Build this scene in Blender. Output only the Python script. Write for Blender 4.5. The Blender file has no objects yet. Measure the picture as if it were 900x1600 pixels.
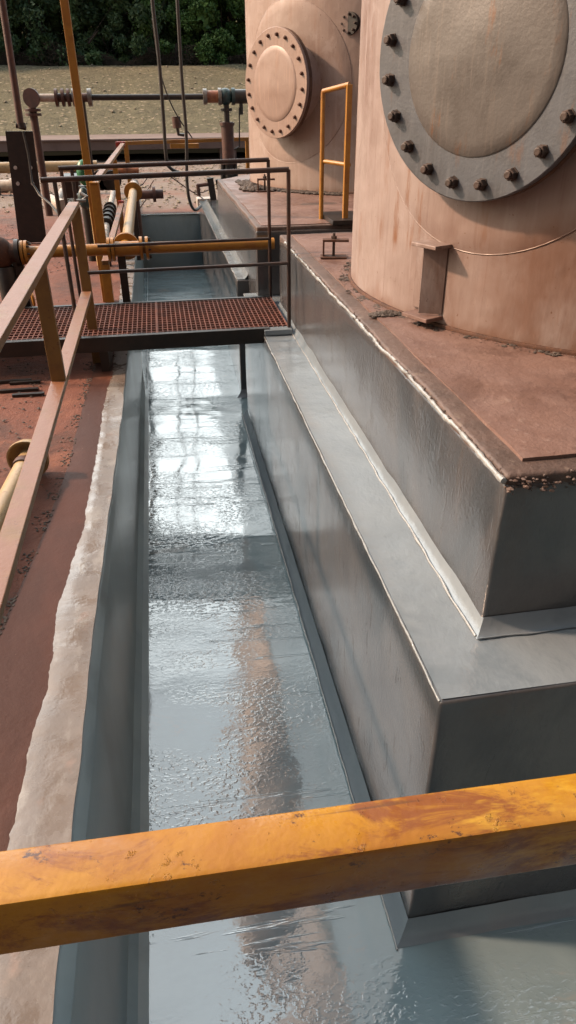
import bpy, bmesh, math, random
from mathutils import Vector, Matrix, noise
random.seed(7)
C = bpy.context.scene.collection
PI = math.pi
rad = math.radians

# ------------------------------------------------------------------ camera
CAM = Vector((0, 0, 1.68))
RX = Vector((0.98573902, -0.16818945, -0.00555859))
UP = Vector((0.09041624, 0.50148231, 0.86043036))
FW = Vector((0.14192777, 0.84866236, -0.50953773))
F = 1100.0
def ray(p):
    return RX * ((p[0] - 450) / F) + UP * (-(p[1] - 800) / F) + FW
def at_z(px, py, z):
    d = ray((px, py)); return CAM + d * ((z - CAM.z) / d.z)
def at_y(px, py, y):
    d = ray((px, py)); return CAM + d * (y / d.y)

scn = bpy.context.scene
cd = bpy.data.cameras.new('camera'); cam = bpy.data.objects.new('camera', cd); C.objects.link(cam)
cd.sensor_fit = 'VERTICAL'; cd.sensor_height = 36; cd.sensor_width = 20.25; cd.lens = 36 * F / 1600
cd.clip_start = 0.02; cd.clip_end = 800
cam.matrix_world = Matrix(((RX.x, UP.x, -FW.x, CAM.x), (RX.y, UP.y, -FW.y, CAM.y), (RX.z, UP.z, -FW.z, CAM.z), (0, 0, 0, 1)))
scn.camera = cam

# ------------------------------------------------------------------ light
SUN_EL, SUN_AZ = rad(37), rad(-74)        # azimuth measured from +y towards +x
sdir = Vector((math.sin(SUN_AZ) * math.cos(SUN_EL), math.cos(SUN_AZ) * math.cos(SUN_EL), math.sin(SUN_EL)))
w = bpy.data.worlds.new('World'); scn.world = w; w.use_nodes = True
nt = w.node_tree; bg = nt.nodes['Background']
sk = nt.nodes.new('ShaderNodeTexSky'); sk.sky_type = 'NISHITA'; sk.sun_disc = False
sk.sun_elevation = SUN_EL; sk.sun_rotation = SUN_AZ
sk.air_density = 1.0; sk.dust_density = 7.0; sk.ozone_density = 1.0; sk.altitude = 50
tint = nt.nodes.new('ShaderNodeMix'); tint.data_type = 'RGBA'; tint.blend_type = 'MULTIPLY'; tint.inputs[0].default_value = 1
tint.inputs[7].default_value = (1.02, 1.0, .93, 1)      # thin brown smoke in the air
nt.links.new(sk.outputs[0], tint.inputs[6])
# pale smoky clouds low in the north, added to brighten the floor reflections
def wn(t): return nt.nodes.new(t)
tcw = wn('ShaderNodeTexCoord'); sepw = wn('ShaderNodeSeparateXYZ'); nt.links.new(tcw.outputs['Generated'], sepw.inputs[0])
def wr(src, a, b):
    r = wn('ShaderNodeMapRange'); r.interpolation_type = 'SMOOTHSTEP'; r.inputs[1].default_value = a; r.inputs[2].default_value = b; nt.links.new(src, r.inputs[0]); return r.outputs[0]
def wm(a, b):
    n = wn('ShaderNodeMath'); n.operation = 'MULTIPLY'; nt.links.new(a, n.inputs[0])
    if isinstance(b, float): n.inputs[1].default_value = b
    else: nt.links.new(b, n.inputs[1])
    return n.outputs[0]
nzw = wn('ShaderNodeTexNoise'); nzw.inputs['Scale'].default_value = 3.0; nzw.inputs['Detail'].default_value = 4; nt.links.new(tcw.outputs['Generated'], nzw.inputs['Vector'])
cl = wm(wm(wr(sepw.outputs[2], .15, .40), wr(sepw.outputs[2], .80, .54)), wm(wr(sepw.outputs[1], .45, .75), wr(nzw.outputs['Fac'], .15, .6)))
added_cloud = wn('ShaderNodeMix'); added_cloud.data_type = 'RGBA'; brd = wm(wm(wr(sepw.outputs[2], .2, .5), wr(sepw.outputs[1], -.15, .45)), .34)  # broad northern glow added to the sky, to light floor and treads
mx = wn('ShaderNodeMath'); mx.operation = 'MAXIMUM'; nt.links.new(wm(cl, .92), mx.inputs[0]); nt.links.new(brd, mx.inputs[1]); nt.links.new(mx.outputs[0], added_cloud.inputs[0]); nt.links.new(tint.outputs[2], added_cloud.inputs[6]); added_cloud.inputs[7].default_value = (28, 30, 30, 1)
nt.links.new(added_cloud.outputs[2], bg.inputs[0]); bg.inputs[1].default_value = 0.085
sl = bpy.data.lights.new('sun', 'SUN'); so = bpy.data.objects.new('sun', sl); C.objects.link(so)
sl.energy = 3.0; sl.angle = rad(3); sl.color = (1, .63, .42)
so.rotation_euler = sdir.to_track_quat('Z', 'Y').to_euler()
scn.view_settings.view_transform = 'Standard'; scn.view_settings.look = 'None'
scn.view_settings.exposure = 1.2; scn.view_settings.gamma = 1

# ------------------------------------------------------------------ materials
KB = .55
def rgb(c): return (c[0]*KB, c[1]*KB, c[2]*KB, 1)
class Mt:
    def __init__(s, name, rough=.6, ior=1.5, metal=0, coat=0, spec=.5):
        s.m = bpy.data.materials.new(name); s.m.use_nodes = True
        s.t = s.m.node_tree; s.b = s.t.nodes['Principled BSDF']
        s.b.inputs['Roughness'].default_value = rough; s.b.inputs['IOR'].default_value = ior
        s.b.inputs['Metallic'].default_value = metal; s.b.inputs['Coat Weight'].default_value = coat
        s.b.inputs['Specular IOR Level'].default_value = spec
        s.tc = s.t.nodes.new('ShaderNodeNewGeometry')
        s.col = None; s.h = None
    def lk(s, a, b): s.t.links.new(a, b)
    def coords(s, scale=(1, 1, 1), rot=(0, 0, 0)):
        mp = s.t.nodes.new('ShaderNodeMapping'); s.lk(s.tc.outputs['Position'], mp.inputs[0])
        mp.inputs['Scale'].default_value = scale; mp.inputs['Rotation'].default_value = rot
        return mp.outputs[0]
    def noise(s, scale, detail=5, rough=.6, stretch=(1, 1, 1), dist=0):
        n = s.t.nodes.new('ShaderNodeTexNoise'); n.inputs['Scale'].default_value = scale
        n.inputs['Detail'].default_value = detail; n.inputs['Roughness'].default_value = rough
        n.inputs['Distortion'].default_value = dist
        s.lk(s.coords(stretch), n.inputs['Vector']); return n.outputs['Fac']
    def voro(s, scale, stretch=(1, 1, 1), feature='F1', out='Distance'):
        n = s.t.nodes.new('ShaderNodeTexVoronoi'); n.inputs['Scale'].default_value = scale; n.feature = feature
        s.lk(s.coords(stretch), n.inputs['Vector']); return n.outputs[out]
    def ramp(s, fac, lo, hi, a=0., b=1.):
        r = s.t.nodes.new('ShaderNodeMapRange'); s.lk(fac, r.inputs[0])
        r.inputs[1].default_value = lo; r.inputs[2].default_value = hi
        r.inputs[3].default_value = a; r.inputs[4].default_value = b; r.clamp = True
        r.interpolation_type = 'SMOOTHSTEP'
        return r.outputs[0]
    def math(s, op, a, b):
        n = s.t.nodes.new('ShaderNodeMath'); n.operation = op
        for i, v in enumerate((a, b)):
            if isinstance(v, (int, float)): n.inputs[i].default_value = v
            else: s.lk(v, n.inputs[i])
        return n.outputs[0]
    def base(s, c1, c2=None, fac=None):
        if c2 is None:
            n = s.t.nodes.new('ShaderNodeRGB'); n.outputs[0].default_value = rgb(c1); s.col = n.outputs[0]
        else: 
            s.base(c1); s.mix(c2, fac)
        return s
    def mix(s, c, fac):
        n = s.t.nodes.new('ShaderNodeMix'); n.data_type = 'RGBA'
        s.lk(fac, n.inputs[0]) if not isinstance(fac, float) else setattr(n.inputs[0], 'default_value', fac)
        s.lk(s.col, n.inputs[6]); n.inputs[7].default_value = rgb(c); s.col = n.outputs[2]; return s
    def bump(s, h, dist, strength=1.0):
        n = s.t.nodes.new('ShaderNodeBump'); n.inputs['Distance'].default_value = dist
        n.inputs['Strength'].default_value = strength
        s.lk(h, n.inputs['Height'])
        if s.h: s.lk(s.h, n.inputs['Normal'])
        s.h = n.outputs[0]; return s
    def rough(s, fac): s.lk(fac, s.b.inputs['Roughness']); return s
    def sep(s, what='Position', k=2):
        n = s.t.nodes.new('ShaderNodeSeparateXYZ'); s.lk(s.tc.outputs[what], n.inputs[0]); return n.outputs[k]
    def done(s):
        s.lk(s.col, s.b.inputs['Base Color'])
        if s.h: s.lk(s.h, s.b.inputs['Normal'])
        return s.m

def simple(name, c1, c2, scale=8, rough=.6, bump=.002, bscale=60, stretch=(1, 1, 1), c3=None, ior=1.5, metal=0, lo=.4, hi=.65):
    m = Mt(name, rough, ior, metal)
    m.base(c1, c2, m.ramp(m.noise(scale, 6, .65, stretch), lo, hi))
    if c3: m.mix(c3, m.ramp(m.noise(scale * 3.1, 6, .7, stretch), .56, .66))
    m.bump(m.noise(bscale, 4, .6), bump)
    return m.done()

COAT = (.085, .105, .115)
COAT2 = (.105, .125, .132)
def coat_floor():
    m = Mt('wet epoxy floor', .07, 2.35)
    m.base((.25, .36, .41), (.285, .40, .445), m.ramp(m.noise(3, 4), .35, .7))
    m.mix((.20, .30, .35), m.ramp(m.noise(1.3, 5, .6, (1, 2, 1)), .48, .75))
    m.mix((.34, .36, .35), m.ramp(m.noise(2.1, 6, .7, (.8, 1.6, 1), .5), .58, .72))
    m.rough(m.ramp(m.noise(2.6, 5, .65, (.6, 1.2, 1)), .35, .7, .035, .10))
    m.bump(m.noise(1.2, 2, .5, (1, 1.6, 1)), .0025)
    m.bump(m.noise(3.2, 3, .55, (.16, 1, 1), .5), .0035)             # roller laps across the floor
    m.bump(m.noise(17, 4, .65, (.22, 1.3, 1), .4), .0004)
    m.bump(m.math('MULTIPLY', m.ramp(m.noise(64, 2, .5, (.6, 1, 1)), .46, .66), m.ramp(m.noise(2.4, 3, .6, (.5, 1, 1)), .38, .64, .08, 1.)), .0008)
    m.bump(m.ramp(m.noise(7, 4, .65, (.10, 1.6, 1), .4), .60, .64), .0012)
    return m.done()
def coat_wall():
    m = Mt('shaded epoxy wall', .17, 1.65)
    m.base((.100, .103, .112), (.124, .126, .132), m.ramp(m.noise(4, 4), .35, .7))  # same coating as the tops, shade of upright faces put into the colour
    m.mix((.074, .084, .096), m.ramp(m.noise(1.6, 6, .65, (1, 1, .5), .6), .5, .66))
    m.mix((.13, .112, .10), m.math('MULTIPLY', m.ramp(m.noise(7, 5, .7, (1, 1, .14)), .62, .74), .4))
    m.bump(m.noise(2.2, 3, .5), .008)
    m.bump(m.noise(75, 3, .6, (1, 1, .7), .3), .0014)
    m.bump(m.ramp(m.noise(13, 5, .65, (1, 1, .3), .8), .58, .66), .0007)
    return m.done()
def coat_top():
    m = Mt('lit epoxy ledge', .17, 1.7)
    m.base((.25, .31, .36), (.28, .34, .385), m.ramp(m.noise(4, 4), .35, .7))  # same coating as the walls, light on the tops put into the colour
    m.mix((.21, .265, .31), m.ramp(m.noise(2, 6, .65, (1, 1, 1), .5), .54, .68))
    m.bump(m.noise(4, 4, .5), .010); m.bump(m.noise(70, 3, .6, (1, .6, 1)), .0011)
    return m.done()
def glint_bead():
    m = Mt('glint pale epoxy bead', .12, 1.8)
    m.base((.40, .42, .42)); m.bump(m.noise(60, 3, .6), .004)  # paler than the coating, edge glint painted into the colour
    return m.done()
def wall_left():
    m = Mt('shade lifted epoxy wall', .30, 1.5)
    m.base((.32, .43, .47), (.36, .47, .50), m.ramp(m.noise(4, 4), .35, .7))  # same coating, colour raised because this wall stands in shade
    m.mix((.25, .325, .345), m.ramp(m.noise(2.2, 5, .6, (1, 1, .35)), .48, .7))
    m.bump(m.noise(60, 3, .6, (1, 1, .12)), .0007)
    return m.done()
M = {}
M['wall_left'] = wall_left()
M['floor'] = coat_floor(); M['wall'] = coat_wall(); M['top'] = coat_top(); M['bead'] = glint_bead()

def tank_mat(name, base, dark, rust, stain, low=1.1):
    m = Mt(name, .5)
    m.base(base, dark, m.ramp(m.noise(2.1, 6, .6, (1, 1, .35)), .42, .7))
    m.mix((base[0] * 1.12, base[1] * 1.14, base[2] * 1.18), m.ramp(m.noise(26, 4, .6, (1, 1, .05)), .5, .78))
    m.mix(dark, m.math('MULTIPLY', m.ramp(m.noise(40, 4, .6, (1, 1, .03)), .56, .72), .55))
    st = m.math('MULTIPLY', m.ramp(m.noise(11, 6, .7, (1, 1, .12)), .50, .66), m.ramp(m.noise(1.6, 4), .42, .56))
    m.mix(rust, m.math('MULTIPLY', st, stain))
    m.mix((rust[0] * .75, rust[1] * .7, rust[2] * .7), m.ramp(m.math('ADD', m.sep(), m.math('MULTIPLY', m.noise(6, 4), .12)), .79, .90, .75, 0.))
    m.mix((base[0]*1.2, base[1]*1.28, base[2]*1.34), m.math('MULTIPLY', m.ramp(m.noise(3.4, 6, .7, (1, 1, .6), .6), .54, .64), .5))
    m.mix((.16, .07, .035), m.ramp(m.noise(46, 4, .7), .66, .71))
    if stain > .5:       # brown wash below the manway, stronger towards the right
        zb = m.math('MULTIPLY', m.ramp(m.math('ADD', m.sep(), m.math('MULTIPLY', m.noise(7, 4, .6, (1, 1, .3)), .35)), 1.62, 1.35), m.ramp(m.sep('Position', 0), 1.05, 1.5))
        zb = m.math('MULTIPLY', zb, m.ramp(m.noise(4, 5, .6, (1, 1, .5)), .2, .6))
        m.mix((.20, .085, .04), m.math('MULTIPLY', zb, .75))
    m.bump(m.noise(3, 3), .010); m.bump(m.noise(45, 5, .6, (1, 1, .3)), .0012)
    m.rough(m.ramp(m.noise(12, 3), .3, .7, .38, .6))
    return m.done()
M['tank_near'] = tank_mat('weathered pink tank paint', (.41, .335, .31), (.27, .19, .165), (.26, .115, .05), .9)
M['tank_far'] = tank_mat('pale pink tank paint', (.46, .365, .32), (.40, .295, .245), (.36, .19, .11), .35)
def flange_mat(name, base, dark, rust, amt):
    m = Mt(name, .45)
    m.base(base, dark, m.ramp(m.noise(5, 6, .65), .4, .7))
    m.mix((base[0] * 1.25, base[1] * 1.2, base[2] * 1.15), m.ramp(m.noise(60, 4, .6, (1, 1, .05)), .5, .75))
    m.mix(rust, m.math('MULTIPLY', m.ramp(m.noise(14, 6, .7, (1, 1, .22)), .57, .72), amt))
    m.bump(m.noise(2.2, 3), .007); m.bump(m.noise(70, 4, .6), .0012)
    return m.done()
M['flange_near'] = flange_mat('blue grey flange paint', (.125, .148, .178), (.092, .104, .120), (.20, .10, .05), .5)
M['dome_near'] = flange_mat('stained grey cover paint', (.155, .15, .145), (.10, .093, .088), (.22, .10, .04), .9)
M['flange_far'] = flange_mat('pink flange paint', (.41, .305, .26), (.35, .245, .20), (.32, .17, .10), .35)
M['rust'] = simple('brown rust', (.13, .055, .03), (.07, .032, .02), 20, .8, .002, 90, c3=(.2, .09, .045))
M['rim'] = simple('rusty flange rim', (.17, .09, .05), (.10, .05, .03), 12, .7, .002, 80)
M['bolt'] = simple('dark rusty bolt', (.075, .045, .035), (.04, .028, .022), 30, .6, .001, 120)
M['bolt_far'] = simple('red rusty bolt', (.15, .06, .035), (.08, .035, .025), 30, .6, .001, 120)
M['grate'] = simple('red rusted grating', (.22, .075, .05), (.13, .045, .032), 9, .75, .001, 150, c3=(.1, .04, .03))
M['black'] = simple('black painted steel', (.018, .016, .015), (.035, .024, .02), 14, .42, .001, 90)
M['handrail'] = simple('black brown handrail', (.032, .022, .02), (.075, .035, .025), 10, .4, .001, 90)
def yellow(name, base, wornc, dust, rustc=(.2, .075, .03), dustamt=.8):
    m = Mt(name, .42)
    m.base(base, wornc, m.ramp(m.noise(9, 6, .65), .42, .68))
    up = m.ramp(m.sep('Normal', 2), .5, .9)
    m.mix(dust, m.math('MULTIPLY', m.math('MULTIPLY', up, m.ramp(m.noise(5, 5, .6), .25, .5)), dustamt))
    m.mix(rustc, m.ramp(m.noise(26, 6, .75), .60, .70))
    m.mix((.35, .33, .31), m.ramp(m.noise(17, 5, .7), .70, .76))
    m.bump(m.noise(80, 4, .6), .0009); m.bump(m.noise(14, 4, .6), .003)
    return m.done()
def near_rail():
    m = Mt('worn ochre rail paint', .38)
    m.base((.56, .28, .014), (.42, .17, .010), m.ramp(m.noise(7, 7, .7, (.35, 1, 1), .4), .42, .62))
    m.mix((.27, .085, .012), m.ramp(m.noise(16, 7, .75, (.5, 1, 1), .6), .49, .62))
    m.mix((.66, .38, .03), m.ramp(m.noise(11, 6, .75, (.3, 1, 1)), .62, .72))
    m.mix((.28, .27, .26), m.ramp(m.noise(8, 6, .75, (.6, 1, 1), .4), .66, .72))
    m.mix((.10, .035, .014), m.ramp(m.noise(38, 7, .8, (.6, 1, 1)), .60, .65))
    m.mix((.13, .05, .02), m.math('MULTIPLY', m.ramp(m.noise(60, 3, .7, (.05, 1, 1)), .62, .68), .7))
    m.rough(m.ramp(m.noise(14, 5, .7), .35, .65, .25, .6))
    m.bump(m.ramp(m.noise(45, 6, .8), .60, .66), .0006); m.bump(m.noise(20, 4, .6), .0008); m.bump(m.noise(160, 3, .6), .0002)
    return m.done()
M['yel_near'] = near_rail()
M['yel_dust'] = yellow('dusty yellow rail paint', (.30, .165, .045), (.23, .12, .04), (.30, .135, .07), (.15, .055, .03), 1.0)
M['yel'] = yellow('orange yellow paint', (.50, .235, .03), (.40, .165, .025), (.55, .28, .07), (.2, .08, .03), .4)
M['cream'] = simple('cream yellow pipe paint', (.55, .40, .20), (.46, .33, .17), 12, .4, .001, 90, c3=(.36, .22, .1))
M['white'] = simple('white pipe paint', (.62, .57, .50), (.48, .40, .33), 10, .5, .001, 90)
M['red'] = simple('red paint', (.42, .03, .02), (.3, .03, .02), 12, .45)
M['green'] = simple('green valve paint', (.02, .25, .10), (.02, .16, .07), 12, .4)
M['blue'] = simple('blue band paint', (.03, .12, .35), (.03, .08, .22), 12, .4)
M['teal'] = simple('teal paint', (.02, .07, .075), (.02, .035, .04), 12, .4)
M['brownpipe'] = simple('red brown pipe', (.12, .05, .035), (.07, .032, .025), 10, .55)
M['orange'] = simple('orange coupling', (.42, .17, .07), (.3, .1, .05), 14, .5)
M['rubber'] = simple('black rubber', (.02, .02, .019), (.035, .03, .026), 10, .5)
M['steel'] = simple('dull steel', (.35, .34, .32), (.22, .2, .18), 14, .4, metal=.6)
M['plastic'] = simple('white plastic', (.7, .68, .64), (.6, .55, .5), 10, .4)

def concrete_top():
    m = Mt('dusty pink concrete', .62)
    m.base((.27, .17, .142), (.19, .11, .09), m.ramp(m.noise(2.6, 7, .65, (1, 1, 1), .6), .38, .68))
    m.mix((.32, .215, .18), m.ramp(m.noise(5, 6, .7), .58, .75))
    m.mix((.42, .16, .07), m.ramp(m.noise(3.7, 5, .7), .66, .74))
    m.mix((.17, .10, .082), m.ramp(m.noise(1.7, 7, .7, (1, 1, 1), 1.), .53, .66))
    m.mix((.36, .26, .225), m.ramp(m.noise(24, 6, .75), .6, .68))
    m.mix((.10, .055, .042), m.ramp(m.noise(38, 5, .75), .64, .70))
    m.rough(m.ramp(m.noise(4, 4), .3, .7, .35, .7))
    m.bump(m.noise(6, 5), .012); m.bump(m.noise(60, 5, .7), .0025)
    return m.done()
M['pad'] = concrete_top()
M['edgeband'] = simple('grey brown concrete edge', (.15, .10, .083), (.10, .068, .056), 7, .6, .006, 40, c3=(.20, .15, .12))
M['rubble'] = simple('dark grout rubble', (.07, .058, .05), (.12, .095, .08), 30, .8, .004, 60)

def ground_mat():
    m = Mt('dirt and gravel', .85)
    n1 = m.noise(1.6, 7, .65, (1, 1, 1), .5)
    m.base((.20, .062, .034), (.085, .03, .02), m.ramp(n1, .42, .68))
    m.mix((.28, .10, .052), m.ramp(m.noise(2.3, 6, .6), .55, .72))
    m.mix((.055, .03, .022), m.ramp(m.noise(22, 6, .75), .60, .66))
    y = m.sep('Position', 1); x = m.sep('Position', 0)
    far = m.math('ADD', y, m.math('MULTIPLY', m.noise(.8, 5), 3.))
    rr = m.t.nodes.new('ShaderNodeMix'); rr.data_type = 'RGBA'
    grav = Mt.__new__(Mt)
    red = m.col
    m.base((.27, .215, .175), (.20, .15, .12), m.ramp(m.noise(9, 6, .75), .4, .62))
    m.mix((.40, .345, .29), m.ramp(m.voro(16), .30, .12))
    m.mix((.25, .13, .09), m.ramp(m.noise(.6, 4), .5, .66))
    gr = m.col
    m.lk(m.ramp(far, 13.6, 16.0), rr.inputs[0]); m.lk(red, rr.inputs[6]); m.lk(gr, rr.inputs[7]); m.col = rr.outputs[2]
    m.bump(m.noise(8, 5), .02); m.bump(m.noise(70, 5, .7), .006)
    return m.done()
M['ground'] = ground_mat()
def bank_mat():
    m = Mt('stony bank', .9)
    m.base((.20, .19, .11), (.15, .145, .085), m.ramp(m.noise(.9, 6, .6), .4, .65))
    m.mix((.10, .095, .05), m.ramp(m.noise(4, 6, .7), .5, .65))
    m.mix((.42, .37, .26), m.ramp(m.voro(3.6), .30, .14))
    m.mix((.26, .23, .14), m.ramp(m.noise(9, 6, .8), .56, .7))
    m.bump(m.noise(5, 6, .7), .12)
    return m.done()
M['bank'] = bank_mat()
M['bankstone'] = simple('pale stones', (.42, .37, .28), (.28, .24, .17), 3, .9, .01, 12)
def strip_mat():
    m = Mt('dark brown painted deck', .6, spec=.2)
    m.base((.075, .029, .02), (.105, .04, .027), m.ramp(m.noise(3, 5, .6, (1, .4, 1)), .4, .65))
    m.mix((.23, .09, .05), m.ramp(m.noise(1.4, 5, .6), .58, .72))
    m.mix((.30, .2, .16), m.ramp(m.noise(45, 3, .7), .74, .76))
    m.bump(m.noise(5, 4), .008); m.bump(m.noise(90, 4, .7), .0012)
    return m.done()
M['strip'] = strip_mat()
def ledge_mat():
    m = Mt('pale coating lapped on the deck', .24, 1.6)
    m.base((.24, .205, .178), (.195, .165, .143), m.ramp(m.noise(4, 5), .4, .65))
    m.mix((.31, .29, .265), m.ramp(m.noise(5, 6, .65, (1.5, .5, 1)), .52, .62))
    m.mix((.30, .225, .185), m.ramp(m.noise(9, 5), .6, .75))
    m.rough(m.ramp(m.noise(7, 4), .4, .6, .16, .4))
    m.bump(m.noise(7, 3), .004); m.bump(m.noise(60, 3, .6), .0008)
    return m.done()
M['ledge'] = ledge_mat()
M['barrier'] = simple('dusty pink steel beam', (.26, .19, .165), (.20, .145, .125), 1.5, .7, .004, 10)
M['trunk'] = simple('bark', (.10, .075, .055), (.05, .038, .028), 4, .9, .02, 20, (1, 1, .3))
def leafm(name, a, b):
    m = Mt(name, .6); m.base(a, b, m.ramp(m.noise(.8, 5), .4, .62)); m.b.inputs['Subsurface Weight'].default_value = 0
    return m.done()
M['leaf1'] = leafm('green foliage', (.11, .24, .05), (.18, .33, .07))
M['leaf2'] = leafm('dark foliage', (.08, .15, .055), (.13, .23, .07))
M['brush'] = simple('dry brush', (.13, .095, .06), (.08, .055, .035), 2, .9)

# ------------------------------------------------------------------ mesh helpers
class MB:
    def __init__(s): s.v = []; s.f = []
    def add(s, vs, fs):
        o = len(s.v); s.v += [Vector(v) for v in vs]; s.f += [tuple(i + o for i in f) for f in fs]; return s
    def box(s, lo, hi):
        x0, y0, z0 = lo; x1, y1, z1 = hi
        return s.add([(x0,y0,z0),(x1,y0,z0),(x1,y1,z0),(x0,y1,z0),(x0,y0,z1),(x1,y0,z1),(x1,y1,z1),(x0,y1,z1)],
                     [(0,3,2,1),(4,5,6,7),(0,1,5,4),(1,2,6,5),(2,3,7,6),(3,0,4,7)])
    def obox(s, c, ax, ay, az):     # centre, half-axis vectors
        c, ax, ay, az = map(Vector, (c, ax, ay, az))
        vs = [c + ax*i + ay*j + az*k for k in (-1, 1) for i, j in ((-1,-1),(1,-1),(1,1),(-1,1))]
        return s.add(vs, [(0,3,2,1),(4,5,6,7),(0,1,5,4),(1,2,6,5),(2,3,7,6),(3,0,4,7)])
    def bar(s, a, b, wd, ht, up=(0, 0, 1)):    # rectangular bar a->b, width across, height along up
        a, b, up = Vector(a), Vector(b), Vector(up); d = (b - a); n = d.normalized()
        sd = n.cross(up).normalized(); u2 = sd.cross(n).normalized()
        return s.obox((a + b) / 2, d / 2, sd * wd / 2, u2 * ht / 2)
    def tube(s, pts, r, n=12, caps=True):
        pts = [Vector(p) for p in pts]; rs = r if isinstance(r, (list, tuple)) else [r] * len(pts)
        o = len(s.v); m = len(pts); prev = None
        for i, p in enumerate(pts):
            d = (pts[min(i+1, m-1)] - pts[max(i-1, 0)]).normalized()
            if prev is None:
                t = Vector((0, 0, 1)) if abs(d.z) < .9 else Vector((1, 0, 0)); u = d.cross(t).normalized()
            else: u = (prev - d * prev.dot(d)).normalized()
            prev = u; v = d.cross(u)
            for k in range(n):
                a = 2 * PI * k / n; s.v.append(p + (u * math.cos(a) + v * math.sin(a)) * rs[i])
        for i in range(m - 1):
            for k in range(n):
                k2 = (k + 1) % n; s.f.append((o + i*n + k, o + i*n + k2, o + (i+1)*n + k2, o + (i+1)*n + k))
        if caps: s.f.append(tuple(o + k for k in range(n))[::-1]); s.f.append(tuple(o + (m-1)*n + k for k in range(n)))
        return s
    def disc(s, c, ax, r, t, n=28):      # flat cylinder, centred at c, thickness t along ax
        c, ax = Vector(c), Vector(ax).normalized()
        return s.tube([c - ax*t/2, c + ax*t/2], r, n)
    def build(s, name, mat, parent=None, origin=None, smooth=None, bevel=0):
        me = bpy.data.meshes.new(name); org = Vector(origin) if origin is not None else (wloc(parent) if parent else Vector())
        me.from_pydata([tuple(v - org) for v in s.v], [], s.f); me.update()
        bm = bmesh.new(); bm.from_mesh(me); bmesh.ops.recalc_face_normals(bm, faces=bm.faces)
        if bevel:
            bmesh.ops.bevel(bm, geom=[e for e in bm.edges if e.is_manifold and e.calc_face_angle(0) > .8], offset=bevel, segments=2, affect='EDGES', profile=.5)
        bm.to_mesh(me); bm.free()
        me.materials.append(mat)
        if smooth is not None:
            for p in me.polygons: p.use_smooth = True
            me.set_sharp_from_angle(angle=rad(smooth))
        o = bpy.data.objects.new(name, me); C.objects.link(o)
        if parent: o.parent = parent; o.location = org - wloc(parent)
        else: o.location = org
        return o
def wloc(o):
    l = Vector(o.location)
    while o.parent: o = o.parent; l += o.location
    return l
def tag(o, label=None, cat=None, group=None, kind=None):
    if label: o['label'] = label
    if cat: o['category'] = cat
    if group: o['group'] = group
    if kind: o['kind'] = kind
    return o
def thing(name, loc, label, cat, group=None):
    o = bpy.data.objects.new(name, None); C.objects.link(o); o.location = loc; o.empty_display_size = .1
    return tag(o, label, cat, group)
def nz(p, s=1.0, seed=0): return noise.noise(Vector((p[0]*s + seed, p[1]*s + seed*1.7, p[2]*s - seed)))
def slab(poly, z0, z1, bevel=.012, step=.12, amp=.004, seed=0, bottom=False):
    """prism with rounded edges, cut into a fine grid and gently uneven, as hand-finished concrete"""
    bm = bmesh.new()
    vs = [bm.verts.new((x, y, z0)) for x, y in poly]; f = bm.faces.new(vs)
    r = bmesh.ops.extrude_face_region(bm, geom=[f])
    for v in [g for g in r['geom'] if isinstance(g, bmesh.types.BMVert)]: v.co.z = z1
    bmesh.ops.recalc_face_normals(bm, faces=bm.faces)
    if bevel:
        es = [e for e in bm.edges if not all(abs(v.co.z - z0) < 1e-6 for v in e.verts)]
        bmesh.ops.bevel(bm, geom=es, offset=bevel, segments=3, affect='EDGES', profile=.5)
    xs = [v.co.x for v in bm.verts]; ys = [v.co.y for v in bm.verts]
    if step:
        k = min(xs) + step
        while k < min(max(xs), 2.6): bmesh.ops.bisect_plane(bm, geom=bm.verts[:]+bm.edges[:]+bm.faces[:], plane_co=(k,0,0), plane_no=(1,0,0)); k += step
        k = min(ys) + step
        while k < max(ys): bmesh.ops.bisect_plane(bm, geom=bm.verts[:]+bm.edges[:]+bm.faces[:], plane_co=(0,k,0), plane_no=(0,1,0)); k += step
        k = z0 + step
        while k < z1 - bevel: bmesh.ops.bisect_plane(bm, geom=bm.verts[:]+bm.edges[:]+bm.faces[:], plane_co=(0,0,k), plane_no=(0,0,1)); k += step
    m = MB(); bm.verts.index_update()
    for v in bm.verts:
        c = v.co.copy(); n = Vector((nz(c, 3, seed), nz(c, 3, seed + 9), nz(c, 2, seed + 5))) + .5 * Vector((nz(c, 11, seed), nz(c, 11, seed + 3), 0))
        m.v.append(c + n * amp)
    m.f = [tuple(v.index for v in f.verts) for f in bm.faces]
    bm.free(); return m
def bead(pts, r=.007, seg=.03, seed=0, wob=.006):
    """uneven thick bead of coating along an edge"""
    out = []; rs = []
    for a, b in zip(pts[:-1], pts[1:]):
        a, b = Vector(a), Vector(b); n = max(2, int((b-a).length / seg))
        for i in range(n):
            p = a.lerp(b, i/n); out.append(p + Vector((nz(p, 9, seed), nz(p, 9, seed+4), nz(p, 9, seed+8)*.6)) * wob)
            rs.append(r * (.55 + .9 * abs(nz(p, 17, seed + 2)) + .35 * random.random()))
    return MB().tube(out, rs, 7)

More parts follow.
